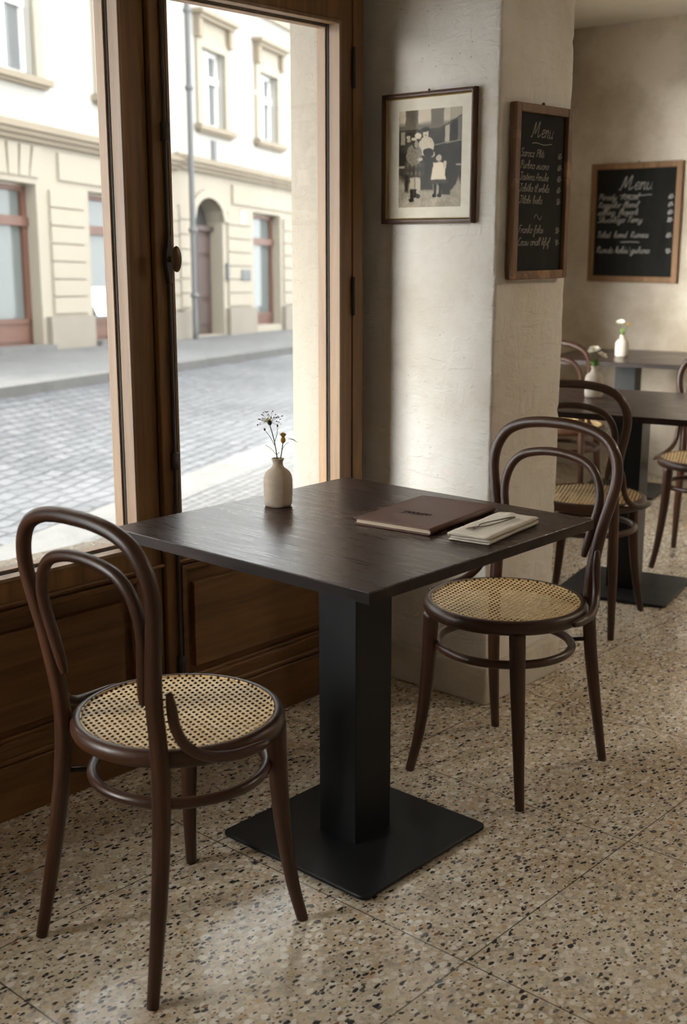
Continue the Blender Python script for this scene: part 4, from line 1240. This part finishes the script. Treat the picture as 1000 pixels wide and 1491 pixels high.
for k in range(N_, -1, -1):
    a = pi / 2 + pi * k / N_
    prof.append((-MWd / 2 + 0.008 + 0.0046 * cos(a), MT / 2 + (MT / 2 - 0.0031) * sin(a)))
a_ = [bm.verts.new((-ML / 2, y, z)) for y, z in prof]; c_ = [bm.verts.new((ML / 2, y, z)) for y, z in prof]
for k in range(len(prof)):
    l = (k + 1) % len(prof)
    bm.faces.new((a_[k], a_[l], c_[l], c_[k]))
for q in (a_, c_):
    for k in range(N_):
        bm.faces.new((q[k], q[k + 1], q[-2 - k], q[-1 - k]))
fin('spine', bm, M['leather'], mn, smooth=True)
bm = bmesh.new()
for k in range(5):
    z = 0.0036 + k * 0.00165
    box(bm, -ML / 2 + 0.004 + 0.0006 * (k % 2), ML / 2 - 0.004, -MWd / 2 + 0.006, MWd / 2 - 0.005 - 0.0005 * (k % 3), z, z + 0.0014)
fin('pages', bm, M['paper'], mn, 'tan page edges')
bm = bmesh.new()
for k in range(44):
    q = -ML / 2 + 0.008 + k * (ML - 0.016) / 43
    for y in (MWd / 2 - 0.0045,):
        box(bm, q - 0.0020, q + 0.0020, y - 0.0004, y + 0.0004, MT - 0.0002, MT + 0.0004)
for k in range(28):
    q = -MWd / 2 + 0.014 + k * (MWd - 0.026) / 27
    for x in (-ML / 2 + 0.0045, ML / 2 - 0.0045):
        box(bm, x - 0.0004, x + 0.0004, q - 0.0020, q + 0.0020, MT - 0.0002, MT + 0.0004)
fin('stitching', bm, M['stitch'], mn)
# blind-stamped lettering, roughly as worn as in the photograph (reads along -y)
bm = bmesh.new()
txt, sz_ = 'pazuro', 0.0150
tw = text_w(txt, sz_, 1.35)
write(bm, txt, lambda u, v: (-0.040 + v, 0.003 + tw / 2 - u, MT + 0.0004), 0.0, 0.0, sz_, 0.0030, slant=0.0, track=1.35, wob=0.02)
fin('cover_lettering', bm, M['emboss'], mn, 'darker stamped lettering', recalc=False)

# ------------------------------------------------------------------ napkin and cord
npk = thing('napkin', 'folded beige linen napkin beside the leather menu', 'napkin', (2.063, 1.4185, 0.7455), radians(7.5))
NL, NW = 0.236, 0.108
path = []
def arc(cy_, cz, r, a0, a1, n=7):
    for k in range(n + 1):
        a = a0 + (a1 - a0) * k / n
        path.append((cy_ + r * cos(a), cz + r * sin(a)))
path += [(0.046, 0.0016), (0.02, 0.0016), (-0.02, 0.0016)]
arc(-0.047, 0.0046, 0.0030, -pi / 2, -3 * pi / 2)
path += [(-0.02, 0.0078), (0.02, 0.0070)]
arc(0.044, 0.0098, 0.0026, -pi / 2, 0, 4); arc(0.044, 0.0098, 0.0026, 0, pi / 2, 4)
path += [(0.02, 0.0128), (-0.015, 0.0122)]
# outermost layer wraps round the -y long side
arc(-0.0445, 0.0095, 0.0082, pi / 2, pi / 2 + 0.01, 1)
path = path[:-2]
path += [(-0.044, 0.0128)]
bm = bmesh.new()
nx = 26
pr = catmull([(p[0], p[1], 0) for p in path], 3)
rows = []
for i in range(nx + 1):
    x = -NL / 2 + NL * i / nx
    row = []
    for k, p in enumerate(pr):
        h_ = p.y / 0.014
        wv = 0.0016 * noise.noise(Vector((x * 22, p.x * 30, 3.0))) * h_ + 0.0010 * noise.noise(Vector((x * 60, p.x * 60, 7.0))) * h_
        row.append(bm.verts.new((x + 0.004 * noise.noise(Vector((p.x * 40, k * 0.02, i * 0.0 + 2))), p.x + 0.0022 * noise.noise(Vector((x * 14, 5, k * 0.05))), p.y + wv)))
    rows.append(row)
for i in range(nx):
    for k in range(len(pr) - 1):
        bm.faces.new((rows[i][k], rows[i][k + 1], rows[i + 1][k + 1], rows[i + 1][k]))
no = fin('folded_cloth', bm, M['linen'], npk, smooth=True, recalc=False)
so = no.modifiers.new('thick', 'SOLIDIFY'); so.thickness = 0.0021; so.offset = 0
sb = no.modifiers.new('smooth', 'SUBSURF'); sb.levels = 1; sb.render_levels = 1
# hemmed flap forming the soft top with a small pocket of folds
bm = bmesh.new()
fr = []
for i in range(25):
    x = -NL / 2 + 0.002 + (NL - 0.004) * i / 24
    row = []
    for k in range(15):
        y = -0.050 + 0.098 * k / 14
        z = 0.0150 + 0.0014 * noise.noise(Vector((x * 18, y * 26, 9.0))) + 0.0022 * math.exp(-((y - 0.004 - x * 0.10) / 0.010) ** 2) * max(0, min(1, (x + 0.02) * 12)) - max(0, abs(y) - 0.042) ** 2 * 45
        row.append(bm.verts.new((x + 0.0015 * noise.noise(Vector((y * 50, 1, 1))), y, z)))
    fr.append(row)
for i in range(24):
    for k in range(14):
        bm.faces.new((fr[i][k], fr[i + 1][k], fr[i + 1][k + 1], fr[i][k + 1]))
fo = fin('top_fold', bm, M['linen'], npk, smooth=True)
so = fo.modifiers.new('thick', 'SOLIDIFY'); so.thickness = 0.0022; so.offset = 0
cdn = thing('twine_loop', 'thin brown twine loop with frayed end lying on the napkin', 'twine', (2.063, 1.4185, 0.7455), radians(7.5))
bm = bmesh.new()
zt_ = 0.0184
tube(bm, [(0.070, -0.014, zt_ + 0.001), (0.052, -0.008, zt_ + 0.0022), (0.025, 0.004, zt_ + 0.001), (-0.005, 0.016, zt_), (-0.030, 0.018, zt_), (-0.052, 0.010, zt_), (-0.072, 0.010, zt_)], [0.0022, 0.0019, 0.0013, 0.0012, 0.0012, 0.0012, 0.0010], 6, 8)
tube(bm, [(0.070, -0.014, zt_ + 0.001), (0.048, -0.016, zt_ + 0.002), (0.015, -0.010, zt_ + 0.0008), (-0.020, -0.002, zt_), (-0.045, 0.006, zt_), (-0.056, 0.012, zt_ + 0.0015), (-0.064, 0.020, zt_)], [0.0022, 0.0016, 0.0012, 0.0011, 0.0011, 0.0011, 0.0010], 6, 8)
fin('strand', bm, M['cord'], cdn, smooth=True)
bm = bmesh.new()
for k in range(7):
    a = 2.55 + 0.16 * k
    tube(bm, [(-0.060, 0.013, zt_ + 0.0004), (-0.060 + 0.014 * cos(a), 0.013 + 0.012 * sin(a) + 0.002, zt_ + 0.001), (-0.060 + 0.026 * cos(a), 0.013 + 0.022 * sin(a), zt_ - 0.0006)], [0.0008, 0.0006, 0.0003], 3, 5)
fin('frayed_end', bm, M['cord'], cdn, smooth=True)

# ------------------------------------------------------------------ the street
PHI = radians(22)
FD = Vector((cos(PHI), sin(PHI), 0)); FN = Vector((-sin(PHI), cos(PHI), 0))
FP = Vector((13.369, 15.068, 0))
SL = 0.035
def fw_(s, d, z):
    """facade frame: s along the street, d towards the cafe, z above; the street falls gently with s"""
    p = FP + FD * s - FN * d
    return Vector((p.x, p.y, z - SL * s))
GZ = -0.17
def ruled(name, A, B, m, nu_=24, nv_=6, th=None):
    bm = bmesh.new()
    g = []
    for i in range(nu_ + 1):
        row = []
        for j in range(nv_ + 1):
            a = A[0].lerp(A[1], i / nu_); b_ = B[0].lerp(B[1], i / nu_)
            row.append(bm.verts.new(a.lerp(b_, j / nv_)))
        g.append(row)
    for i in range(nu_):
        for j in range(nv_):
            bm.faces.new((g[i][j], g[i + 1][j], g[i + 1][j + 1], g[i][j + 1]))
    o = fin(name, bm, m, smooth=True)
    return struct(o)
def nk(t, off, z):     # near kerb line, parameter along it
    p = Vector((3.203, 5.185, 0)) + Vector((cos(PHI), sin(PHI), 0)) * t + FN * off
    return Vector((p.x, p.y, z))
NKZ = -0.15
ruled('pavement_near', (nk(-9, -0.33, NKZ + 0.003), nk(14, -0.33, NKZ + 0.003)), (nk(-9, -4.6, NKZ - 0.01), nk(14, -4.6, NKZ - 0.01)), M['mosaic'])
ruled('kerb_near', (nk(-9, 0, NKZ + 0.004), nk(14, 0, NKZ + 0.004)), (nk(-9, -0.34, NKZ + 0.004), nk(14, -0.34, NKZ + 0.004)), M['kerb'], 24, 1)
ruled('kerb_near_face', (nk(-9, 0.004, NKZ - 0.14), nk(14, 0.004, NKZ - 0.14)), (nk(-9, 0, NKZ + 0.004), nk(14, 0, NKZ + 0.004)), M['kerb'], 24, 1)
fkA, fkB = fw_(-12, 2.67, GZ - 0.06), fw_(12, 1.43, GZ - 0.06)
up_ = Vector((0, 0, 0.10))
ruled('road', (nk(-9, 0.0, NKZ - 0.10), nk(16, 0.0, NKZ - 0.10)), (fkA - up_, fkB - up_), M['road'], 30, 12)
ruled('kerb_far_face', (fkA - up_ * 1.3, fkB - up_ * 1.3), (fkA, fkB), M['kerb_far'], 12, 1)
ruled('kerb_far', (fkA, fkB), (fkA + FN * 0.22, fkB + FN * 0.22), M['kerb'], 12, 1)
ruled('pavement_far', (fkA + FN * 0.22, fkB + FN * 0.22), (fw_(-12, -0.3, GZ), fw_(12, -0.3, GZ)), M['mosaic_far'], 20, 6)

def fbox(bm, s0, s1, d0, d1, z0, z1):
    vs = [bm.verts.new(fw_(s, d, z)) for s in (s0, s1) for d in (d0, d1) for z in (z0, z1)]
    for f in ((0, 1, 3, 2), (4, 6, 7, 5), (0, 4, 5, 1), (2, 3, 7, 6), (0, 2, 6, 4), (1, 5, 7, 3)):
        bm.faces.new([vs[i] for i in f])
def holed_wall(bm, s0, s1, z0, z1, holes, d0=-0.35, d1=0.0):
    xs = sorted({s0, s1, *[h[0] for h in holes], *[h[1] for h in holes]}); xs = [x for x in xs if s0 <= x <= s1]
    for a, b_ in zip(xs, xs[1:]):
        mid = (a + b_) / 2
        cuts = sorted([(h[2], h[3]) for h in holes if h[0] < mid < h[1]])
        z = z0
        for c0, c1 in cuts:
            if c0 > z: fbox(bm, a, b_, d0, d1, z, c0)
            z = max(z, c1)
        if z < z1: fbox(bm, a, b_, d0, d1, z, z1)

def house_window(root, s0, s1, z0, z1, hood):
    bm = bmesh.new()
    t_ = 0.055
    fbox(bm, s0, s0 + t_, -0.20, -0.12, z0, z1); fbox(bm, s1 - t_, s1, -0.20, -0.12, z0, z1)
    fbox(bm, s0, s1, -0.20, -0.12, z0, z0 + t_); fbox(bm, s0, s1, -0.20, -0.12, z1 - t_, z1)
    mid = (s0 + s1) / 2; zt2 = z0 + (z1 - z0) * 0.64
    fbox(bm, mid - 0.05, mid + 0.05, -0.19, -0.10, z0, z1); fbox(bm, s0, s1, -0.19, -0.10, zt2 - 0.05, zt2 + 0.05)
    w = fin('window', bm, M['white_paint'], root, 'white four-light window')
    for a, b_ in ((s0 + t_, mid - 0.05), (mid + 0.05, s1 - t_)):
        for c, d in ((z0 + t_, zt2 - 0.05), (zt2 + 0.05, z1 - t_)):
            bm = bmesh.new(); fbox(bm, a, b_, -0.165, -0.155, c, d)
            fin('pane', bm, M['pane_dark'], w)
    bm = bmesh.new(); e = 0.17
    fbox(bm, s0 - e, s0, -0.02, 0.045, z0, z1 + 0.15); fbox(bm, s1, s1 + e, -0.02, 0.045, z0, z1 + 0.15); fbox(bm, s0, s1, -0.02, 0.045, z1, z1 + 0.15)
    fbox(bm, s0 - e, s1 + e, -0.02, 0.03, z1 + 0.15, z1 + 0.40)
    fin('surround', bm, M['stucco_warm'], w)
    bm = bmesh.new()
    fbox(bm, s0 - 0.25, s1 + 0.25, -0.02, 0.13, z0 - 0.10, z0 - 0.02); fbox(bm, s0 - 0.20, s1 + 0.20, -0.02, 0.08, z0 - 0.14, z0 - 0.10)
    fin('sill', bm, M['stone_trim'], w)
    if hood:
        bm = bmesh.new()
        fbox(bm, s0 - 0.26, s1 + 0.26, -0.02, 0.20, z1 + 0.46, z1 + 0.52); fbox(bm, s0 - 0.21, s1 + 0.21, -0.02, 0.14, z1 + 0.40, z1 + 0.46)
        fbox(bm, s0 - 0.20, s0 - 0.06, -0.02, 0.11, z1 + 0.12, z1 + 0.40); fbox(bm, s1 + 0.06, s1 + 0.20, -0.02, 0.11, z1 + 0.12, z1 + 0.40)
        fin('hood', bm, M['stone_trim'], w)
    return w

def shopfront(root, s0, s1, z0, z1, ztr, zg, name='shop_window', wood_m=None):
    bm = bmesh.new(); t_ = 0.10; m = wood_m or M['shop_wood']
    fbox(bm, s0, s0 + t_, -0.26, -0.16, z0, z1); fbox(bm, s1 - t_, s1, -0.26, -0.16, z0, z1)
    fbox(bm, s0, s1, -0.26, -0.16, z1 - 0.07, z1); fbox(bm, s0, s1, -0.26, -0.13, ztr - 0.06, ztr + 0.06)
    fbox(bm, s0, s1, -0.26, -0.16, z0, zg); fbox(bm, s0 + t_, s1 - t_, -0.26, -0.14, zg - 0.06, zg)
    fbox(bm, s0 + t_ + .05, s1 - t_ - .05, -0.26, -0.145, z0 + 0.08, zg - 0.12)
    w = fin(name, bm, m, root)
    bm = bmesh.new(); fbox(bm, s0 + t_, s1 - t_, -0.215, -0.205, zg, ztr - 0.06)
    fin('display_pane', bm, M['pane_shop'], w)
    bm = bmesh.new(); fbox(bm, s0 + t_, s1 - t_, -0.215, -0.205, ztr + 0.06, z1 - 0.07)
    fin('transom_pane', bm, M['pane_shop'], w)
    return w

def rustic(bm, s0, s1, z0, z1, n, gap=0.022):
    h_ = (z1 - z0) / n
    for k in range(n):
        fbox(bm, s0, s1, -0.02, 0.035, z0 + k * h_ + gap / 2, z0 + (k + 1) * h_ - gap / 2)

ROOF = 5.62
def cornice(root, s0, s1, z, dmax=0.20):
    bm = bmesh.new()
    fbox(bm, s0, s1, -0.02, dmax * 0.45, z - 0.16, z - 0.10); fbox(bm, s0, s1, -0.02, dmax * 0.75, z - 0.10, z - 0.04); fbox(bm, s0, s1, -0.02, dmax, z - 0.04, z + 0.02)
    fbox(bm, s0, s1, -0.02, dmax * 0.3, z + 0.02, z + 0.07)
    return fin('cornice', bm, M['stone_trim'], root)

def eaves(root, s0, s1, z):
    bm = bmesh.new()
    fbox(bm, s0, s1, -0.02, 0.10, z - 0.34, z - 0.26); fbox(bm, s0, s1, -0.02, 0.20, z - 0.16, z - 0.08); fbox(bm, s0, s1, -0.02, 0.34, z - 0.08, z)
    fin('eaves', bm, M['stucco_warm'], root)
    bm = bmesh.new()
    a = [fw_(s, d, zz) for s in (s0, s1) for d, zz in ((0.36, z), (0.36, z + 0.05), (-3.5, z + 1.6), (-3.5, z))]
    vs = [bm.verts.new(p) for p in a]
    for f in ((0, 1, 2, 3), (4, 7, 6, 5), (0, 4, 5, 1), (1, 5, 6, 2), (2, 6, 7, 3), (3, 7, 4, 0)):
        bm.faces.new([vs[i] for i in f])
    fin('roof', bm, M['roof'], root)

SP = -0.93     # party line, hidden behind the drainpipe
# left house
hl = thing('street_townhouse', 'cream townhouse across the street with two red-brown shopfronts, left of the drainpipe', 'building', FP + Vector((0, 0, GZ)))
hl.location = fw_(-4.0, 0, GZ)
def under(root):        # children were built in world space: keep them there
    inv = Matrix.Translation(-Vector(root.location))
    for o in root.children:
        o.data.transform(inv)
        for q in o.children:
            q.data.transform(inv)
holes = [(-6.0, -4.70, GZ, 1.90), (-3.48, -2.25, GZ, 1.90), (-5.55, -4.60, 3.20, 4.55), (-3.03, -2.08, 3.20, 4.55), (-8.1, -7.15, 3.20, 4.55), (-8.6, -7.4, GZ, 1.90)]
bm = bmesh.new(); holed_wall(bm, -12, SP, 2.46, ROOF - 0.05, [h for h in holes if h[3] > 2.6])
fin('upper_wall', bm, M['stucco'], hl)
bm = bmesh.new(); holed_wall(bm, -12, SP, GZ - 0.3, 2.46, [h for h in holes if h[3] < 2.6])
fin('ground_floor_wall', bm, M['stucco_warm'], hl)
for s0, s1 in ((-5.55, -4.60), (-3.03, -2.08), (-8.1, -7.15)):
    house_window(hl, s0, s1, 3.20, 4.55, True)
shopfront(hl, -6.0, -4.70, GZ + 0.02, 1.88, 1.44, 0.22, 'shop_door')
sw = shopfront(hl, -3.48, -2.25, GZ + 0.02, 1.88, 1.40, 0.18)
shopfront(hl, -8.6, -7.4, GZ + 0.02, 1.88, 1.40, 0.18)
bm = bmesh.new()
a = [fw_(s, d, z) for s, d, z in ((-3.20, -0.10, 0.22), (-2.60, -0.10, 0.22), (-2.80, -0.19, 0.62), (-3.36, -0.19, 0.62))]
b2 = [p + FN * 0.02 for p in a]
va = [bm.verts.new(p) for p in a]; vb = [bm.verts.new(p) for p in b2]
bm.faces.new(va); bm.faces.new(vb[::-1])
for k in range(4): bm.faces.new((va[k], va[(k + 1) % 4], vb[(k + 1) % 4], vb[k]))
fin('display_card', bm, M['white_card'], sw)
cornice(hl, -12, SP, 2.56)
bm = bmesh.new()
rustic(bm, -4.44, -3.62, 0.27, 1.86, 7); rustic(bm, -2.08, SP, 0.27, 1.86, 7); rustic(bm, -7.2, -6.15, 0.27, 1.86, 7)
rustic(bm, -4.2, -2.0, 1.98, 2.34, 1)
for k in range(6):         # fan of voussoirs over the shop door
    q = -5.95 + k * 0.22; dd = (k - 2.7) * 0.05
    vsx = [fw_(s, d, z) for s, z in ((q, 1.98), (q + 0.19, 1.98), (q + 0.19 + dd, 2.36), (q + dd - 0.01, 2.36)) for d in (-0.02, 0.03)]
    vv = [bm.verts.new(p) for p in vsx]
    for f in ((0, 2, 4, 6), (1, 7, 5, 3), (0, 1, 3, 2), (2, 3, 5, 4), (4, 5, 7, 6), (6, 7, 1, 0)):
        bm.faces.new([vv[i] for i in f])
fin('rustication', bm, M['stucco_warm'], hl)
for s0, s1 in ((-4.62, -3.56), (-2.17, SP), (-7.3, -6.08)):
    bm = bmesh.new(); fbox(bm, s0, s1, -0.02, 0.085, GZ - 0.25, 0.24)
    fin('plinth', bm, M['plinth'], hl)
for s0, s1 in ((-6.05, -4.65), (-3.52, -2.2)):
    bm = bmesh.new(); fbox(bm, s0, s1, -0.10, 0.16, GZ - 0.2, GZ + 0.06)
    fin('doorstep', bm, M['kerb'], hl)
eaves(hl, -12, SP, ROOF)
under(hl)
# right house
hr = thing('street_townhouse', 'cream townhouse across the street with arched wooden door, right of the drainpipe', 'building', FP)
hr.location = fw_(3.0, 0, GZ)
DS0, DS1 = -0.36, 0.72
holes = [(DS0, DS1, GZ, 2.06), (1.98, 3.22, -0.06, 1.94), (0.02, 0.88, 3.20, 4.37), (2.30, 3.10, 3.22, 4.36), (4.6, 5.4, 3.22, 4.36), (4.2, 5.5, -0.06, 1.94)]
bm = bmesh.new(); holed_wall(bm, SP, 12, 2.46, ROOF - 0.05, [h for h in holes if h[3] > 2.6])
fin('upper_wall', bm, M['stucco'], hr)
bm = bmesh.new(); holed_wall(bm, SP, 12, GZ - 0.4, 2.46, [h for h in holes if h[3] < 2.6])
# spandrels of the segmental arch
cxm, hw_ = (DS0 + DS1) / 2, (DS1 - DS0) / 2
spring, apex = 1.70, 2.06
prevp = None
for k in range(17):
    q = -1 + 2 * k / 16
    s = cxm + hw_ * q; z = spring + (apex - spring) * sqrt(max(0, 1 - q * q))
    if prevp:
        vsx = [bm.verts.new(fw_(ss, d, zz)) for ss, zz in ((prevp[0], prevp[1]), (s, z), (s, apex + 0.01), (prevp[0], apex + 0.01)) for d in (-0.35, 0.0)]
        for f in ((0, 2, 4, 6), (1, 7, 5, 3), (0, 1, 3, 2), (4, 5, 7, 6)):
            bm.faces.new([vsx[i] for i in f])
    prevp = (s, z)
fin('ground_floor_wall', bm, M['stucco_warm'], hr)
house_window(hr, 0.02, 0.88, 3.20, 4.37, True); house_window(hr, 2.30, 3.10, 3.22, 4.36, True); house_window(hr, 4.6, 5.4, 3.22, 4.36, True)
shopfront(hr, 1.98, 3.22, -0.06, 1.92, 1.45, 0.16); shopfront(hr, 4.2, 5.5, -0.06, 1.92, 1.45, 0.16)
bm = bmesh.new()
fbox(bm, DS0, DS1, -0.34, -0.24, GZ, 1.58)
for a, b_ in ((DS0 + 0.08, cxm - 0.05), (cxm + 0.05, DS1 - 0.08)):
    for z0, z1 in ((0.0, 0.36), (0.46, 1.10), (1.18, 1.46)):
        fbox(bm, a, b_, -0.26, -0.215, z0, z1)
fbox(bm, cxm - 0.03, cxm + 0.03, -0.26, -0.20, GZ, 1.55); fbox(bm, DS0 - 0.0, DS1, -0.26, -0.17, 1.55, 1.63)
dr = fin('street_door', bm, M['door_wood'], hr, 'dark brown panelled double door')
bm = bmesh.new(); fbox(bm, DS0, DS1, -0.31, -0.30, 1.60, 2.06)
fin('fanlight', bm, M['pane_door'], dr)
bm = bmesh.new(); prevp = None
for k in range(17):
    q = -1 + 2 * k / 16
    for_ = []
    a = (cxm + (hw_) * q, spring + (apex - spring) * sqrt(max(0, 1 - q * q)))
    c = (cxm + (hw_ + 0.15) * q, spring + (apex + 0.13 - spring) * sqrt(max(0, 1 - q * q)))
    if prevp:
        vsx = [bm.verts.new(fw_(p[0], d, p[1])) for p in (prevp[0], a, c, prevp[1]) for d in (-0.02, 0.05)]
        for f in ((0, 2, 4, 6), (1, 7, 5, 3), (0, 1, 3, 2), (4, 5, 7, 6)):
            bm.faces.new([vsx[i] for i in f])
    prevp = (a, c)
fin('door_arch', bm, M['stucco_warm'], hr)
cornice(hr, SP, 12, 2.60)
bm = bmesh.new()
rustic(bm, SP + 0.05, DS0 - 0.16, 0.30, 1.90, 7); rustic(bm, DS1 + 0.16, 1.86, 0.30, 1.90, 7); rustic(bm, 3.34, 4.1, 0.30, 1.90, 7); rustic(bm, 1.1, 4.2, 2.02, 2.36, 1)
fin('rustication', bm, M['stucco_warm'], hr)
for s0, s1 in ((SP, DS0 - 0.08), (DS1 + 0.08, 1.93), (3.27, 4.15), (5.55, 12)):
    bm = bmesh.new(); fbox(bm, s0, s1, -0.02, 0.085, GZ - 0.35, 0.27)
    fin('plinth', bm, M['plinth'], hr)
bm = bmesh.new(); fbox(bm, 0.36, 0.50, 0.0, 0.03, 2.68, 2.98)
fin('wall_vent', bm, M['zinc'], hr)
eaves(hr, SP, 12, ROOF)
under(hr)
# drainpipe between the houses
bm = bmesh.new()
tube(bm, [fw_(SP, 0.28, GZ - 0.1), fw_(SP, 0.28, 1.2), fw_(SP, 0.28, 2.6), fw_(SP, 0.28, 4.0), fw_(SP, 0.28, ROOF - 0.36)], 0.045, 5, 12)
for z in (0.5, 1.5, 3.6, 4.7):
    tube(bm, [fw_(SP, 0.28, z - 0.03), fw_(SP, 0.28, z + 0.03)], 0.066, 2, 12)
tag(fin('drainpipe', bm, M['zinc'], smooth=True), 'grey zinc drainpipe between the two cream townhouses', 'drainpipe')
bm = bmesh.new(); fbox(bm, 1.40, 1.56, 0.036, 0.05, 1.72, 1.92)
pq = fin('house_number_plate', bm, M['white_card']); tag(pq, 'small white house number plate with blue mark beside the arched door', 'sign')
bm = bmesh.new(); fbox(bm, 1.45, 1.51, 0.05, 0.054, 1.75, 1.89)
fin('number_mark', bm, M['blue_mark'], pq, 'blue mark')
bm = bmesh.new(); fbox(bm, 1.36, 1.74, 0.036, 0.055, 0.74, 0.93)
tag(fin('name_plate', bm, M['zinc'], bevel=0.01), 'dull bronze plate right of the arched door', 'sign')
bm = bmesh.new(); fbox(bm, 0.80, 0.88, 0.002, 0.05, 0.74, 1.03)
tag(fin('doorbell_panel', bm, M['zinc'], bevel=0.01), 'narrow grey doorbell panel beside the arched door jamb', 'doorbell')

# ------------------------------------------------------------------ pendant lamps added out of view as warm fill light
M['shade'] = plain('fill_lamp_enamel', (0.62, 0.58, 0.50), 0.4)
def fill_bulb_mat(power, tint):
    m, nt, b = mat('fill_bulb_glow')
    setp(b, nt, Base_Color=(1, 0.9, 0.75), Emission_Color=tint, Emission_Strength=power)
    return m
for (x, y, where, pw_, tint_) in ((-0.7, -0.9, 'over the near corner of the room', 11.0, (1.0, 0.80, 0.56)), (4.6, 0.3, 'over the tables of the back room', 115.0, (1.0, 0.86, 0.68))):
    t = thing('fill_lamp', 'added fill lamp, out of view, hanging ' + where, 'lamp', (x, y, 2.1), 0, 'added fill lamps')
    bm = bmesh.new(); tube(bm, [(0, 0, 0.16), (0, 0, 0.3), (0, 0, CEIL - 2.1)], 0.004, 2, 8); fin('cord', bm, M['dark_joint'], t, smooth=True)
    bm = bmesh.new()
    ring = [[bm.verts.new((r * cos(2 * pi * k / 32), r * sin(2 * pi * k / 32), z)) for k in range(32)] for r, z in ((0.19, 0.0), (0.17, 0.035), (0.10, 0.09), (0.04, 0.12), (0.03, 0.17), (0.004, 0.175))]
    for a, b_ in zip(ring, ring[1:]):
        for k in range(32): bm.faces.new((a[k], a[(k + 1) % 32], b_[(k + 1) % 32], b_[k]))
    fin('fill_lamp_shade', bm, M['shade'], t, smooth=True)
    bm = bmesh.new(); sphere(bm, (0, 0, 0.02), 0.055, 16); fin('bulb', bm, fill_bulb_mat(pw_, tint_), t, smooth=True)

# ------------------------------------------------------------------ light
w = bpy.data.worlds.new('sky')
scene.world = w
w.use_nodes = True
bg = w.node_tree.nodes['Background']
bg.inputs[0].default_value = (0.955, 0.975, 1.0, 1)
bg.inputs[1].default_value = 1.9
sun = bpy.data.lights.new('sun', 'SUN')
sun.energy = 9.5
sun.angle = radians(48)
sun.color = (1.0, 0.975, 0.935)
so_ = bpy.data.objects.new('sun', sun); COL.objects.link(so_)
az, el = radians(168), radians(24)      # where the light comes from
dv = Vector((cos(az) * cos(el), sin(az) * cos(el), sin(el)))
so_.rotation_euler = dv.to_track_quat('Z', 'Y').to_euler()
so_.location = (0, 4, 6)

vsn = scene.view_settings
scene.display_settings.display_device = 'sRGB'
vsn.view_transform = 'Standard'
vsn.look = 'None'
vsn.gamma = 1.0
vsn.use_curve_mapping = False
vsn.exposure = 1.64
cy = scene.cycles
cy.use_denoising = True
cy.max_bounces = 10
cy.diffuse_bounces = 6
cy.glossy_bounces = 4
cy.transparent_max_bounces = 16
cy.sample_clamp_indirect = 8.0
cy.caustics_reflective = False
cy.caustics_refractive = False
